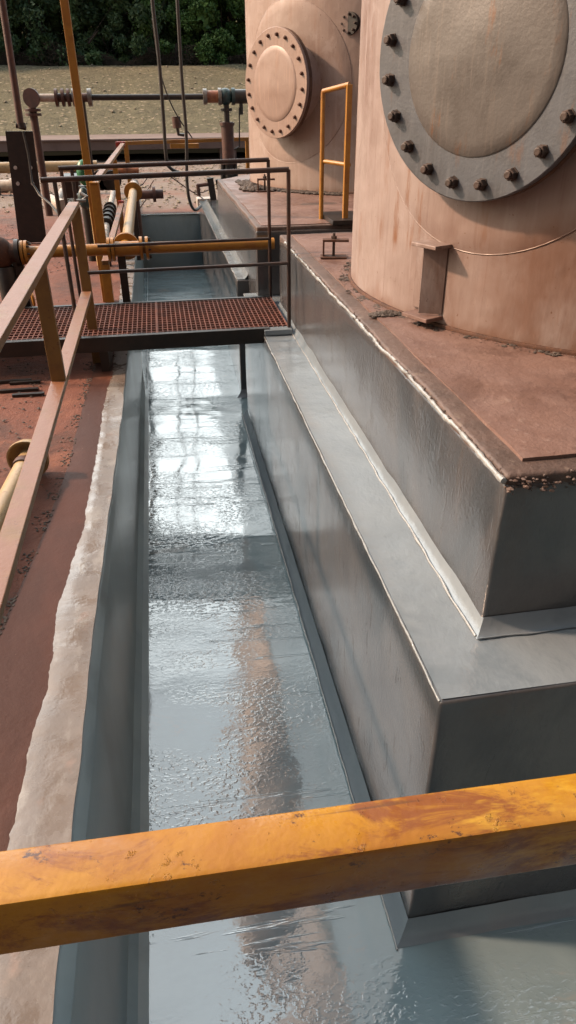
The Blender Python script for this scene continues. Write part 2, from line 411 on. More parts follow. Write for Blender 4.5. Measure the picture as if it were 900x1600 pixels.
# ------------------------------------------------------------------ setting: ground, terrain
def grid(x0, x1, y0, y1, sx, sy, zf):
    m = MB(); nx = max(1, round((x1-x0)/sx)); ny = max(1, round((y1-y0)/sy))
    m.v = [Vector((x0+(x1-x0)*i/nx, y0+(y1-y0)*j/ny, 0)) for j in range(ny+1) for i in range(nx+1)]
    for v in m.v: v.z = zf(v.x, v.y)
    m.f = [(j*(nx+1)+i, j*(nx+1)+i+1, (j+1)*(nx+1)+i+1, (j+1)*(nx+1)+i) for j in range(ny) for i in range(nx)]
    return m
XL = -.34
def gz(x, y):
    near = min(1, max(0, (-.62 - x) / .4)) if y < 12.4 else min(1, max(0, (y - 12.75) / .8))
    return near * (.012 * nz((x, y, 0), 2.5) + .03 * max(0, nz((x, y, 3), .5)) - .004) 
g = MB()
for a in ((-3.2, -.372, -1.5, 12.62, .08, .12), (-60, -3.2, -30, 27, 4, 3), (-3.2, -.372, -30, -1.5, 1, 3), (-.372, 5, -30, -1.5, 1, 3),
          (-3.2, 5, 12.62, 27, .2, .2), (5, 60, -30, 27, 4, 3)):
    q = grid(*a, gz); g.add(q.v, q.f)
tag(g.build('ground', M['ground'], smooth=60), kind='structure')
def bankz(x, y):
    t = min(1, max(0, (y - 26.0) / 14.5)); t = t * t * (3 - 2 * t)
    return .18 + 2.75 * t + (.10 * nz((x, y, 0), .35) + .05 * nz((x, y, 0), 1.3)) * min(1, t * 3) + max(0, y - 42) * .01
tag(grid(-120, 120, 26.0, 60, .6, .5, bankz).add([(-400, 60, 3.1), (400, 60, 3.1), (400, 300, 3), (-400, 300, 3)], [(0,1,2,3)]).build('embankment', M['bank'], smooth=60), kind='structure')
# loose stones on the bank
m = MB()
for i in range(420):
    y = random.uniform(27.5, 40); x = random.uniform(-11, 9); r = random.choice((.02, .03, .03, .04, .06)) * random.uniform(.7, 1.3)
    c = Vector((x, y, bankz(x, y) + r * .3))
    ico = [(0,0,1),(.9,0,.2),(.3,.85,.1),(-.75,.5,.2),(-.7,-.6,.1),(.35,-.9,.2),(0,0,-1)]
    m.add([c + Vector((a*r*random.uniform(.7,1.3), b*r*random.uniform(.7,1.3), d*r*.7)) for a, b, d in ico],
          [(0,1,2),(0,2,3),(0,3,4),(0,4,5),(0,5,1),(6,2,1),(6,3,2),(6,4,3),(6,5,4),(6,1,5)])
tag(m.build('loose_stones', M['bankstone']), 'pale stones scattered over the grassy gravel bank', 'stones', kind='stuff')

# ------------------------------------------------------------------ setting: the coated trench
def fz(x, y):      # floor slopes a little towards the tank side
    t = (x + .28) / .88
    base = -.915 - .034 * min(max(t, 0), 1) if x < .7 else -.949
    far = .09 * min(1, max(0, (y - 6.8) / 1.2))
    return base + far + .003 * nz((x, y, 0), 2.2) + .0015 * nz((x, y, 4), 7)
fl = grid(-.345, .70, -1.5, 12.66, .035, .035, fz)
q = grid(.70, 5, -1.5, 1.42, .3, .05, fz); fl.add(q.v, q.f)
q = grid(.70, 5, 5.9, 6.8, .3, .1, fz); fl.add(q.v, q.f)
tag(fl.build('trench_floor', M['floor'], smooth=60), kind='structure')
# left wall: deck lip, bevel, wall, fillet
m = MB(); ny = 180; prof = []
for j in range(ny + 1):
    y = -1.5 + (12.64 + 1.5) * j / ny
    lip = (-.375 if y < 2 else -.375 + .04 * min(1, (y-2)/2.2)) + .006 * nz((0, y, 1), 5)
    w_ = XL + .004 * nz((0, y, 2), 2.5); zb = fz(-.28, y)
    row = [(lip - .03, y, .004), (lip, y, .006), (lip + .008, y, .001), (w_ - .004 , y, -.028 + .004*nz((0,y,6),6)), (w_, y, -.045), (w_ + .002, y, -.25), (w_ + .003, y, -.6), (w_ + .004, y, -.86 + .004 * nz((0, y, 5), 3)), (-.305, y, -.90), (-.278 + .004 * nz((0, y, 7), 6), y, zb + .002), (-.26, y, zb - .004)]
    m.v += [Vector(r) for r in row]
K = 11
m.f = [(j*K+i, j*K+i+1, (j+1)*K+i+1, (j+1)*K+i) for j in range(ny) for i in range(K-1)]
tag(m.build('trench_wall', M['wall_left'], smooth=22), kind='structure')
# end wall and its lip; near end wall
m = MB().box((-.40, 12.61, -1.0), (.9, 12.70, -.002)).box((-.375, -1.6, -1.0), (5, -1.5, .002)).box((4.6, -1.5, -1.0), (4.7, 1.6, .0))
tag(m.build('trench_end_wall', M['wall_left'], bevel=.01, smooth=40), kind='structure')
# concrete lips in front of the trench end
m = MB(); n = 60
for i in range(n + 1):
    x = -.36 + 1.5 * i / n
    m.v += [Vector((x, 12.58, .006)), Vector((x, 12.72 + .02*nz((x, 0, 0), 6), .008))]
m.f = [(2*i, 2*i+1, 2*i+3, 2*i+2) for i in range(n)]
tag(m.build('trench_end_lip', M['top']), kind='structure')

# ledge lapped on the deck, irregular inner edge
LE = [(-1.5, .56), (.6, .55), (1.246, .534), (1.613, .527), (1.8, .502), (2.245, .515), (2.795, .468), (3.511, .455), (4.456, .45), (5.02, .421), (5.4, .44), (8, .46), (12.6, .50)]
def lx(y):
    for (a, p), (b, q) in zip(LE[:-1], LE[1:]):
        if a <= y <= b: return -(p + (q-p)*(y-a)/(b-a))
    return -.5
def strip(xa, xb, y0, y1, dy, z, cols=6, th=.0):
    m = MB(); n = int((y1-y0)/dy)
    for j in range(n+1):
        y = y0 + (y1-y0)*j/n; a, b = xa(y), xb(y)
        for i in range(cols+1):
            t = i/cols; x = a + (b-a)*t
            zz = z + .0015*nz((x*6, y*6, 0)) - (.004 if i == 0 else 0)
            m.v.append(Vector((x, y, zz)))
    K = cols+1
    m.f = [(j*K+i, j*K+i+1, (j+1)*K+i+1, (j+1)*K+i) for j in range(n) for i in range(cols)]
    return m
wobl = lambda y: lx(y) + .012*nz((0, y, 3), 3) + .009*nz((0, y, 8), 14) + .004*nz((0, y, 8), 38) + .002*nz((0, y, 8), 90)
lipx = lambda y: (-.375 if y < 2 else -.375 + .04*min(1, (y-2)/2.2)) + .006*nz((0, y, 1), 5) + .001
tag(strip(wobl, lipx, -1.5, 12.6, .012, .0105).build('coated_ledge', M['ledge'], smooth=60), kind='structure')
BX = [(-1.5, .90), (1, .80), (2.128, .715), (2.669, .65), (3.386, .60), (4.26, .585), (5.19, .56), (6.5, .56), (12.6, .56)]
def bx(y):
    for (a, p), (b, q) in zip(BX[:-1], BX[1:]):
        if a <= y <= b: return -(p + (q-p)*(y-a)/(b-a))
    return -.6
tag(strip(lambda y: bx(y) + .004*nz((0, y, 2), 9), lambda y: -.40, -1.5, 5.3, .03, .0045, 4).build('deck_strip', M['strip'], smooth=60), kind='structure')

def scatter_lumps(n, pf, rmin, rmax, flat=.6, seed=1):
    rnd = random.Random(seed); m = MB()
    for i in range(n):
        c, k = pf(rnd); r = rnd.uniform(rmin, rmax) * k; c = Vector(c)
        pts = []
        for a, b, d in [(0,0,1),(.9,0,.3),(.3,.85,.2),(-.75,.5,.3),(-.7,-.6,.2),(.35,-.9,.3),(.8,.1,-.6),(-.2,.8,-.6),(-.8,-.1,-.6),(.1,-.8,-.6)]:
            pts.append(c + Vector((a*rnd.uniform(.7,1.3), b*rnd.uniform(.7,1.3), d*flat*rnd.uniform(.6,1.2))) * r)
        m.add(pts, [(0,1,2),(0,2,3),(0,3,4),(0,4,5),(0,5,1),(1,6,2),(2,6,7),(2,7,3),(3,7,8),(3,8,4),(4,8,9),(4,9,5),(5,9,6),(5,6,1)])
    return m
def pf(r):
    y = r.uniform(1.0, 5.2); return (bx(y) - abs(r.gauss(0, .035)) + .01, y, .002), (1.3 if nz((0, y, 0), 6) > -.05 else .35)
tag(scatter_lumps(900, pf, .002, .006).build('crumbled_joint', M['rubble']), 'dark crumbled grout along the joint beside the brown deck strip', 'rubble', kind='stuff')
def pf(r):
    y = r.uniform(1.5, 12); x = -.85 - r.random() ** 1.3 * 2.0; return (x, y, .006), 1
tag(scatter_lumps(2600, pf, .003, .012, .5, 3).build('deck_debris', M['rubble']), 'dark grit and flakes scattered on the red dirt by the handrail', 'grit', kind='stuff')
def pf(r):
    y = r.uniform(13.2, 23); x = r.uniform(-5, 3.5); return (x, y, .02), 1
tag(scatter_lumps(1600, pf, .012, .04, .6, 4).build('yard_gravel', M['bankstone']), 'pale gravel lying on the yard in front of the long beam', 'gravel', kind='stuff')

# ------------------------------------------------------------------ pedestals
def pedestal(name, loc, label, foot, block, zc, seed, group):
    t = thing(name, loc, label, 'concrete base', group)
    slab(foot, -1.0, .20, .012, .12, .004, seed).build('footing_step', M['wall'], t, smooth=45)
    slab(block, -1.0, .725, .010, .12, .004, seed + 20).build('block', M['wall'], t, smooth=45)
    return t
def inset(poly, d):
    cx = sum(p[0] for p in poly)/len(poly); cy = sum(p[1] for p in poly)/len(poly)
    return [(x + (d if x < cx else -d), y + (d if y < cy else -d)) for x, y in poly]
FN = [(.655, 1.345), (5, 1.345), (5, 6.2), (.655, 6.2)]
BN = [(.895, 1.622), (4.6, 1.622), (4.6, 5.68), (.895, 5.68)]
near_ped = pedestal('tank_pedestal', (2.6, 3.7, -.93), 'stepped concrete base coated grey under the nearer tank, in the right foreground', FN, BN, .757, 1, 'stepped tank bases')
FF = [(.655, 6.72), (5, 6.72), (5, 12.6), (.655, 12.6)]
BF = [(.765, 6.07), (4.6, 6.07), (4.6, 11.4), (1.9, 11.4), (.765, 9.9)]
far_ped = pedestal('tank_pedestal', (2.6, 9.2, -.93), 'stepped concrete base under the farther tank, beyond the walkway', FF, BF, .757, 2, 'stepped tank bases')
def cap(ped, poly, seed, bandw):
    s = slab(inset(poly, .004), .715, .757, .012, .06, .006, seed); s.build('edge_band', M['edgeband'], ped, smooth=50)
    ip = inset(poly, bandw); mm = MB()
    xs = [p[0] for p in ip]; ys = [p[1] for p in ip]
    slab(ip, .745, .7625, 0, .05, .007, seed + 3).build('dusty_top', M['pad'], ped, smooth=50)
cap(near_ped, BN, 31, .085); cap(far_ped, BF, 37, .05)
def fillet(a, b, ca, cb, z0, h, sa=(0, 0), sb=(0, 0), n=60, seed=0):
    """curved cove between a tread and a wall: a->b runs at the foot, ca->cb at the top"""
    m = MB()
    for j in range(n+1):
        t = j/n; p = Vector(a).lerp(Vector(b), t); q = Vector(ca).lerp(Vector(cb), t)
        k = .004*nz((p[0], p[1], seed), 6)
        for i in range(4):
            r = i/3; w_ = p.lerp(q, r); zz = z0 + h*(r**1.7)
            m.v.append(Vector((w_[0] + k*(1-r), w_[1] + k*(1-r), zz + (.006*nz((p[0], p[1], seed+4), 5) if i == 3 else 0))))
    m.f = [(j*4+i, j*4+i+1, (j+1)*4+i+1, (j+1)*4+i) for j in range(n) for i in range(3)]
    return m
def tread(rects, z):
    m = MB()
    for x0, x1, y0, y1 in rects:
        q = grid(x0, x1, y0, y1, .05, .05, lambda x, y: z + .002*nz((x, y, 1), 4)); m.add(q.v, q.f)
    return m
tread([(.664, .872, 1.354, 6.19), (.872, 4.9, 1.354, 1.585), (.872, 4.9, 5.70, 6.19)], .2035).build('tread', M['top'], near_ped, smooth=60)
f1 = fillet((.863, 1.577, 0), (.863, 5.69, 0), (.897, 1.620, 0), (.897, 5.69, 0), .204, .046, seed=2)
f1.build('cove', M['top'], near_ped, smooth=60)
fillet((.863, 1.577, 0), (4.9, 1.577, 0), (.897, 1.620, 0), (4.9, 1.620, 0), .204, .052, seed=5).build('cove', M['top'], near_ped, smooth=60)
tread([(.664, .75, 6.73, 12.5)], .2035).build('tread', M['top'], far_ped, smooth=60)
fillet((.72, 6.73, 0), (.72, 12.4, 0), (.768, 6.73, 0), (.768, 12.4, 0), .204, .05, seed=7).build('cove', M['top'], far_ped, smooth=60)
# fillets at the foot of the trench wall
fillet((.597, 1.287, 0), (.597, 6.22, 0), (.6525, 1.3425, 0), (.6525, 6.22, 0), -.948, .078, seed=13, n=90).build('foot_fillet', M['top'], near_ped, smooth=60)
fillet((.597, 1.287, 0), (4.9, 1.287, 0), (.6525, 1.3425, 0), (4.9, 1.3425, 0), -.948, .078, seed=13, n=90).build('foot_fillet', M['top'], near_ped, smooth=60)
# thick coating beads along edges, highlight put into their pale colour
bead([(.659, 1.352, .199), (.659, 6.195, .199), (.9, 6.195, .199)], .0042, .02, 1, .004).build('coating_bead', M['bead'], near_ped, smooth=60)
bead([(.862, 1.59, .207), (.864, 5.66, .207)], .0045, .02, 2, .006).build('coating_bead', M['bead'], near_ped, smooth=60)
bead([(.862, 1.574, .209), (2.4, 1.572, .209)], .0032, .02, 3, .004).build('coating_bead', M['top'], near_ped, smooth=60)
bead([(.893, 1.625, .742), (.893, 5.4, .742)], .0085, .018, 4, .010).build('coating_bead', M['bead'], near_ped, smooth=60)
bead([(.598, 1.28, -.944), (.598, 6.2, -.90)], .004, .02, 5, .004).build('coating_bead', M['bead'], near_ped, smooth=60)
bead([(.66, 6.74, .20), (.66, 12.4, .20)], .006, .03, 6, .006).build('coating_bead', M['bead'], far_ped, smooth=60)
fillet((.60, 6.67, 0), (1.2, 6.67, 0), (.655, 6.722, 0), (1.2, 6.722, 0), -.94, .07, seed=11).build('cove', M['top'], far_ped, smooth=60)
m = MB().box((.668, 6.73, .2015), (1.2, 6.9, .206)); m.build('front_tread', M['top'], far_ped)
# chipped rubble on the near top edge
def pf(r):
    x = .90 + r.random()**1.2*1.2; return (x, 1.606 + r.uniform(0, .03), .752 - r.random()*.05), r.uniform(.6, 1.5)
scatter_lumps(300, pf, .003, .009, .6, 8).build('chipped_edge', M['edgeband'], near_ped)['kind'] = 'stuff'
def pf(r):
    y = 1.65 + r.random()*3.6; return (.893 + r.uniform(-.004, .02), y, .752), r.uniform(.5, 1.2)
scatter_lumps(260, pf, .002, .006, .6, 9).build('chipped_edge', M['edgeband'], near_ped)['kind'] = 'stuff'

# ------------------------------------------------------------------ tanks
def cyl_shell(c, R, z0, z1, n=128, zs=24):
    m = MB()
    for k in range(zs+1):
        z = z0 + (z1-z0)*k/zs
        for i in range(n):
            a = 2*PI*i/n; r = R + .004*nz((math.cos(a)*2, math.sin(a)*2, z), 1.2)
            m.v.append(Vector((c[0]+r*math.cos(a), c[1]+r*math.sin(a), z)))
    m.f = [(k*n+i, k*n+(i+1)%n, (k+1)*n+(i+1)%n, (k+1)*n+i) for k in range(zs) for i in range(n)]
    return m
bolt_me = {}
def bolt_mesh(r, L, mat):
    key = (r, L, mat)
    if key in bolt_me: return bolt_me[key]
    m = MB(); 
    m.tube([(0,0,0),(0,0,L*.12)], r*1.15, 6); m.tube([(0,0,L*.12),(0,0,L*.62),(0,0,L*.7)], [r, r, r*.86], 6)
    m.tube([(0,0,L*.7),(0,0,L*.95),(0,0,L)], [r*.66, r*.66, r*.5], 10)
    me = bpy.data.meshes.new('bolt'); me.from_pydata([tuple(v) for v in m.v], [], m.f); me.materials.append(mat)
    bolt_me[key] = me; return me
def tank(loc, R, label, H, phi, Cc, rb, mats, near):
    c = (loc[0], loc[1]); t = thing('storage_tank', loc, label, 'tank', 'tall round storage tanks')
    sh, fm, dm, bm_ = mats
    cyl_shell(c, R, loc[2]+.012, H).build('shell', sh, t, smooth=60)
    roof = MB(); n = 64
    roof.v = [Vector((c[0]+R*1.01*math.cos(2*PI*i/n), c[1]+R*1.01*math.sin(2*PI*i/n), H)) for i in range(n)] + [Vector((c[0], c[1], H+.35))]
    roof.f = [(i, (i+1)%n, n) for i in range(n)]
    roof.build('roof', sh, t)
    n_ = Vector((-math.cos(phi), -math.sin(phi), 0)); u = Vector((math.sin(phi), -math.cos(phi), 0)); z = Vector((0,0,1)); Cc = Vector(Cc)
    # ring weld / reinforcing pad following the shell
    a0 = math.atan2(Cc.y - c[1], Cc.x - c[0])
    def onshell(dx, dz, off):
        a = a0 + dx / R
        return Vector((c[0] + (R+off)*math.cos(a), c[1] + (R+off)*math.sin(a), Cc.z + dz))
    PR = .70 if near else .735
    pad = MB(); rings = 8; N = 96
    for k in range(rings+1):
        r = .36 + (PR-.36)*k/rings
        for i in range(N):
            a = 2*PI*i/N; pad.v.append(onshell(r*math.sin(a), r*math.cos(a), .012 if k < rings else .003))
    pad.f = [(k*N+i, k*N+(i+1)%N, (k+1)*N+(i+1)%N, (k+1)*N+i) for k in range(rings) for i in range(N)]
    pad.build('reinforcing_pad', sh, t, smooth=60)
    MB().tube([onshell(PR*math.sin(2*PI*i/N), PR*math.cos(2*PI*i/N), .001) for i in range(N+1)], .0035, 6, False).build('weld_bead', sh, t, smooth=60)
    # manway: neck, two rims, cover, dish, bolts
    dist = (Cc - Vector((c[0], c[1], Cc.z))).dot(n_) - R
    mw = MB().tube([Cc - n_*(dist+.12), Cc - n_*.055], .39, 48).build('manway', sh, t, smooth=40)
    ro = rb + .062
    MB().tube([Cc - n_*.075, Cc - n_*.040], ro, 64).build('rear_flange', M['rim'], mw, smooth=40)
    MB().tube([Cc - n_*.034, Cc - n_*.004, Cc], [ro, ro, ro-.004], 64).build('cover_flange', fm, mw, smooth=40)
    d = MB(); N = 64; rd = .335; prof = [(rd, .001), (rd-.006, .006), (rd-.05, .008), (.26, .011), (.20, .014), (.14, .019), (.08, .023), (.04, .024)]
    for r, h in prof:
        for i in range(N):
            a = 2*PI*i/N; wv = .005*nz((r*math.sin(a)*6, r*math.cos(a)*6, 3 if near else 8), 1)
            d.v.append(Cc + (u*math.sin(a) + z*math.cos(a))*r + n_*(h + (wv if h > .0065 else 0)))
    d.v.append(Cc + n_*.0245)
    d.f = [(k*N+i, k*N+(i+1)%N, (k+1)*N+(i+1)%N, (k+1)*N+i) for k in range(len(prof)-1) for i in range(N)] + [((len(prof)-1)*N+i, (len(prof)-1)*N+(i+1)%N, len(prof)*N) for i in range(N)]
    d.build('dished_cover', dm, mw, smooth=60)
    me = bolt_mesh(.0215 if near else .017, .042 if near else .028, bm_); off = 2.03 if near else -.205
    q = n_.to_track_quat('Z', 'Y')
    for k in range(20):
        a = off + k*PI/10; p = Cc + (u*math.sin(a) + z*math.cos(a))*rb
        o = bpy.data.objects.new('bolt', me); C.objects.link(o); o.parent = mw
        o.location = p - wloc(mw); o.rotation_mode = 'QUATERNION'; o.rotation_quaternion = q @ Matrix.Rotation(random.random()*6, 4, 'Z').to_quaternion()
    MB().tube([(c[0]+(R+.004)*math.cos(2*PI*i/96), c[1]+(R+.004)*math.sin(2*PI*i/96), loc[2]+.010) for i in range(97)], .014, 6, False).build('base_ring', M['rust'], t, smooth=60)
    return t
T1 = (2.60, 3.78, .757)
L1 = 1.76
C1 = Vector((2.63 - 1.69*math.cos(.564), 3.78 - 1.69*math.sin(.564), 1.803))
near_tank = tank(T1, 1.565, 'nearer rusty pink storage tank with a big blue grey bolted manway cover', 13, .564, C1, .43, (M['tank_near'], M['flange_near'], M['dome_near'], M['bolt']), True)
C2 = Vector((1.290, 8.371, 1.775))
far_tank = tank((2.66, 9.41, .757), 1.518, 'farther pale pink storage tank with an all pink manway, behind the yellow railing', 13, .548, C2, .429, (M['tank_far'], M['flange_far'], M['flange_far'], M['bolt_far']), False)
# small black nozzle on the far tank
a = math.atan2(8.06-9.3, 1.98-2.63) ; nn = Vector((-.75, -.66, 0)).normalized()
pc = Vector((2.0, 8.05, 2.29))
def nozzle(pc, nn, tk):
    nb = MB().tube([pc + nn*(-.25), pc + nn*.02], .05, 20).build('nozzle', M['black'], tk, smooth=40)
    MB().disc(pc + nn*.03, nn, .095, .03).build('flange', M['black'], nb, smooth=40)
    MB().disc(pc + nn*.066, nn, .095, .03).build('blind_flange', M['black'], nb, smooth=40)
    me = bolt_mesh(.012, .03, M['bolt']); uu = Vector((-nn.y, nn.x, 0)); q = nn.to_track_quat('Z', 'Y')
    for k in range(8):
        aa = k*PI/4; o = bpy.data.objects.new('bolt', me); C.objects.link(o); o.parent = nb
        o.location = pc + nn*.08 + (uu*math.sin(aa) + Vector((0,0,1))*math.cos(aa))*.075 - wloc(nb); o.rotation_mode = 'QUATERNION'; o.rotation_quaternion = q
pz = at_y(548, 38, 8.15); nozzle(Vector((pz.x + .02, 8.10, pz.z)), nn, far_tank)
pz = at_y(556, 0, 8.15); 
MB().tube([Vector((pz.x+.02, 8.12, pz.z+.02)), Vector((pz.x+.05, 8.16, pz.z+.15))], .03, 10).build('bent_pipe', M['rust'], far_tank, smooth=40)
# lifting lug bracket on the near tank
phi = rad(25.0); n_ = Vector((-math.cos(phi), -math.sin(phi), 0)); u = Vector((math.sin(phi), -math.cos(phi), 0)); z = Vector((0,0,1))
S = Vector((2.60, 3.78, 0)) + n_*1.565
br = MB().obox(S + n_*.045 + u*.035 + z*1.118, u*.075, n_*.055, z*.008).build('bracket', M['tank_near'], near_tank, bevel=.003)
ga, gb = S + n_*.072 + u*.012, S + n_*.0 + u*.088
MB().bar(ga + z*.965, gb + z*.965, .010, .285).build('gusset', M['tank_near'], br, bevel=.002)
MB().obox(S + n_*.002 - u*.045 + z*.965, u*.05, n_*.008, z*.142).build('backing_plate', M['tank_near'], br, bevel=.002)
MB().obox(S + n_*.045 + u*.015 + z*.806, u*.08, n_*.055, z*.009).build('foot_plate', M['pad'], br, bevel=.003)

# anchor clamps beside the tanks
def clamp(c, ang, sc, label):
    t = thing('anchor_clamp', c, label, 'anchor clamp', 'anchor clamps on the tank bases'); c = Vector(c)
    a = Vector((math.cos(ang), math.sin(ang), 0))*sc; b = Vector((-math.sin(ang), math.cos(ang), 0))*sc; z = Vector((0,0,sc))
    MB().obox(c + z*.005, a*.085, b*.055, z*.005).build('base_plate', M['rust'], t, bevel=.001)
    MB().obox(c - a*.066 + z*.055, a*.006, b*.032, z*.045).obox(c + a*.012 + z*.106, a*.084, b*.032, z*.007).build('channel', M['rust'], t, bevel=.001)
    MB().tube([c + z*.01, c + z*.15], .009*sc, 10).build('stud', M['bolt'], t)
    MB().tube([c + z*.113, c + z*.132], .019*sc, 6).build('nut', M['bolt'], t)
pa = at_z(521, 402, .764); clamp(pa, rad(-12), 1.0, 'rusty channel clamp with an upright bolt left of the nearer tank')
pa = at_z(414, 299, .764); clamp(pa, rad(-5), 1.15, 'small reddish clamp at the foot of the farther tank')
# rubble by tank bases
def pf(r):
    a = rad(r.uniform(150, 245)); rr = 1.565 + .02 + r.random()**2*.05
    return (2.6 + rr*math.cos(a), 3.78 + rr*math.sin(a), .766), r.uniform(.3, 1.8) * (1 if nz((a, 0, 2), 9) > 0 else .3)
tag(scatter_lumps(800, pf, .003, .009, .4, 21).build('grout_crumbs', M['rubble']), 'dark broken grout around the foot of the nearer tank', 'rubble', kind='stuff')
def pf(r):
    a = rad(r.uniform(175, 245)); rr = 1.518 + .02 + r.random()**1.5*.16
    return (2.66 + rr*math.cos(a), 9.41 + rr*math.sin(a), .772), r.uniform(.5, 1.8)
tag(scatter_lumps(900, pf, .008, .022, .5, 22).build('grout_crumbs', M['rubble']), 'dark broken grout around the foot of the farther tank', 'rubble', kind='stuff')
pc = at_z(603, 492, .766)
def pf(r):
    a = r.uniform(0, 6.28); q = r.random()**.6
    return (pc.x + .085*q*math.cos(a), pc.y + .04*q*math.sin(a), .768 + .014*(1-q)), r.uniform(.5, 1.2)
tag(scatter_lumps(260, pf, .005, .013, .8, 23).build('mortar_pile', M['rubble']), 'small dark heap of mortar crumbs near the block edge, left of the nearer tank', 'rubble heap')
pc = at_z(395, 296, .766)
def pf(r):
    a = r.uniform(0, 6.28); q = r.random()**.6
    return (pc.x + .13*q*math.cos(a), pc.y + .2*q*math.sin(a), .768 + .05*(1-q)), r.uniform(.5, 1.4)
tag(scatter_lumps(300, pf, .012, .034, .8, 24).build('mortar_pile', M['rubble']), 'heap of grey mortar lumps at the left foot of the farther tank', 'rubble heap')

# ------------------------------------------------------------------ walkway with grating and handrails
wt = thing('walkway', (0, 5.4, 0), 'rusty grating walkway with black handrails crossing the trench', 'walkway')
ZG = .25; Y0, Y1 = 4.945, 5.865
xs = [-2.3, -1.25, -.09, .845]
for a, b in zip(xs[:-1], xs[1:]):
    m = MB(); n = round((b-a)/.034)
    for i in range(n+1):
        x = a + .006 + (b-a-.012)*i/n; m.box((x-.0032, Y0+.03, ZG-.030), (x+.0032, Y1-.03, ZG))
    k = round((Y1-Y0)/.062)
    for j in range(1, k):
        y = Y0 + (Y1-Y0)*j/k; m.box((a+.004, y-.0055, ZG-.020), (b-.004, y+.0055, ZG+.0015))
    m.box((a+.001, Y0+.03, ZG-.032), (a+.007, Y1-.03, ZG+.003)); m.box((b-.007, Y0+.03, ZG-.032), (b-.001, Y1-.03, ZG+.003))
    m.build('grating_panel', M['grate'], wt)
MB().box((-2.3, Y0-.02, ZG-.10), (.70, Y0+.028, ZG+.004)).build('side_beam', M['black'], wt, bevel=.002)
MB().box((-2.3, Y1-.028, ZG-.10), (.845, Y1+.012, ZG+.004)).build('side_beam', M['black'], wt, bevel=.002)
MB().box((.66, 4.90, .2075), (.86, 4.99, .246)).build('end_pad', M['top'], wt, bevel=.005)
MB().box((-.5, Y0, -.02), (-.44, Y1, .148)).build('bearer', M['black'], wt)
def wrail(y, xl, zt, zm, xr, posts):
    h = MB().tube([(xl, y, zt-.03), (xr, y, zt)], .0165, 10).build('handrail', M['handrail'], wt, smooth=40)
    MB().tube([(xl+.2, y, zm-.01), (xr, y, zm)], .012, 8).build('mid_rail', M['handrail'], h, smooth=40)
    for x in posts:
        MB().tube([(x, y, ZG-.06), (x, y, zt-.012*(xr-x))], .0135, 8).build('post', M['handrail'], h, smooth=40)
wrail(4.955, -.70, 1.268, .688, .848, (.846, -.62, -1.5))
wrail(5.86, -.69, 1.262, .70, .850, (.846, -.675, -.60))

# ------------------------------------------------------------------ left dusty handrail run
hr = thing('guard_rail', (-.51, 3, 0), 'dusty pink orange guard rail along the left of the trench, nearest run', 'guard rail', 'yellow guard rails')
MB().bar((-.485, -.8, 1.068), (-.545, 5.17, 1.072), .067, .03).build('top_rail', M['yel_dust'], hr, bevel=.003)
MB().bar((-.540, -.8, .50), (-.545, 5.12, .507), .069, .03).build('mid_rail', M['yel_dust'], hr, bevel=.003)
for y, zb in ((5.15, .0), (3.33, .49), (.2, 0)):
    MB().box((-.575, y-.006, zb), (-.510, y+.03, 1.054)).build('post', M['yel_dust'], hr, bevel=.002)
MB().tube([(-.49, 5.2, 1.09), (-.46, 5.21, 1.11), (-.5, 5.23, 1.13)], .012, 8).tube([(-.53, 5.19, 1.09), (-.47, 5.19, 1.09)], .01, 8).build('clamp', M['steel'], hr)
# second run
h2 = thing('guard_rail', (-.5, 10, 0), 'second yellow orange guard rail run with red ends, beyond the walkway', 'guard rail', 'yellow guard rails')
pb = at_z(172, 473, 0)
MB().box((-.575, 6.88, 0), (-.507, 6.90, 1.03)).box((-.507, 6.88, 0), (-.495, 6.96, 1.03)).box((-.575, 6.86, 1.03), (-.495, 6.965, 1.042)).build('post', M['yel'], h2, bevel=.002)
MB().bar((-.535, 6.98, 1.03), (-.455, 12.4, 1.045), .06, .035).build('top_rail', M['yel_dust'], h2, bevel=.003)
MB().bar((-.475, 6.2, .50), (-.46, 9.9, .50), .055, .035).build('mid_rail', M['yel_dust'], h2, bevel=.003)
MB().box((-.52, 9.95, 0), (-.46, 10.0, 1.0)).build('post', M['yel'], h2, bevel=.002)
MB().box((-.50, 9.88, .47), (-.43, 9.98, .54)).build('red_end', M['red'], h2, bevel=.003)
MB().box((-.56, 12.4, 1.0), (-.42, 12.52, 1.08)).build('red_end', M['red'], h2, bevel=.003)
# tall yellow pole
tp = MB().bar((-.570, 6.99, 0), (-.600, 6.99, 5.2), .062, .062, (0, 1, 0)).build('tall_pole', M['yel'], None, (-.57, 6.99, 0), bevel=.004)
tag(tp, 'tall orange yellow square pole rising behind the short yellow post', 'pole')
# far cross rail
h3 = thing('guard_rail', (.6, 13.4, 0), 'yellow cross rail on posts beyond the far end of the trench', 'guard rail', 'yellow guard rails')
MB().bar((-.44, 13.0, 1.03), (1.9, 13.8, 1.03), .05, .055).build('top_rail', M['yel'], h3, bevel=.003)
for x, y in ((-.43, 13.0), (1.62, 13.72)):
    MB().box((x-.035, y-.03, 0), (x+.035, y+.03, 1.05)).build('post', M['yel'], h3, bevel=.003)
MB().box((.28, 13.2, .93), (.75, 13.36, 1.0)).build('strap', M['yel'], h3, bevel=.003)

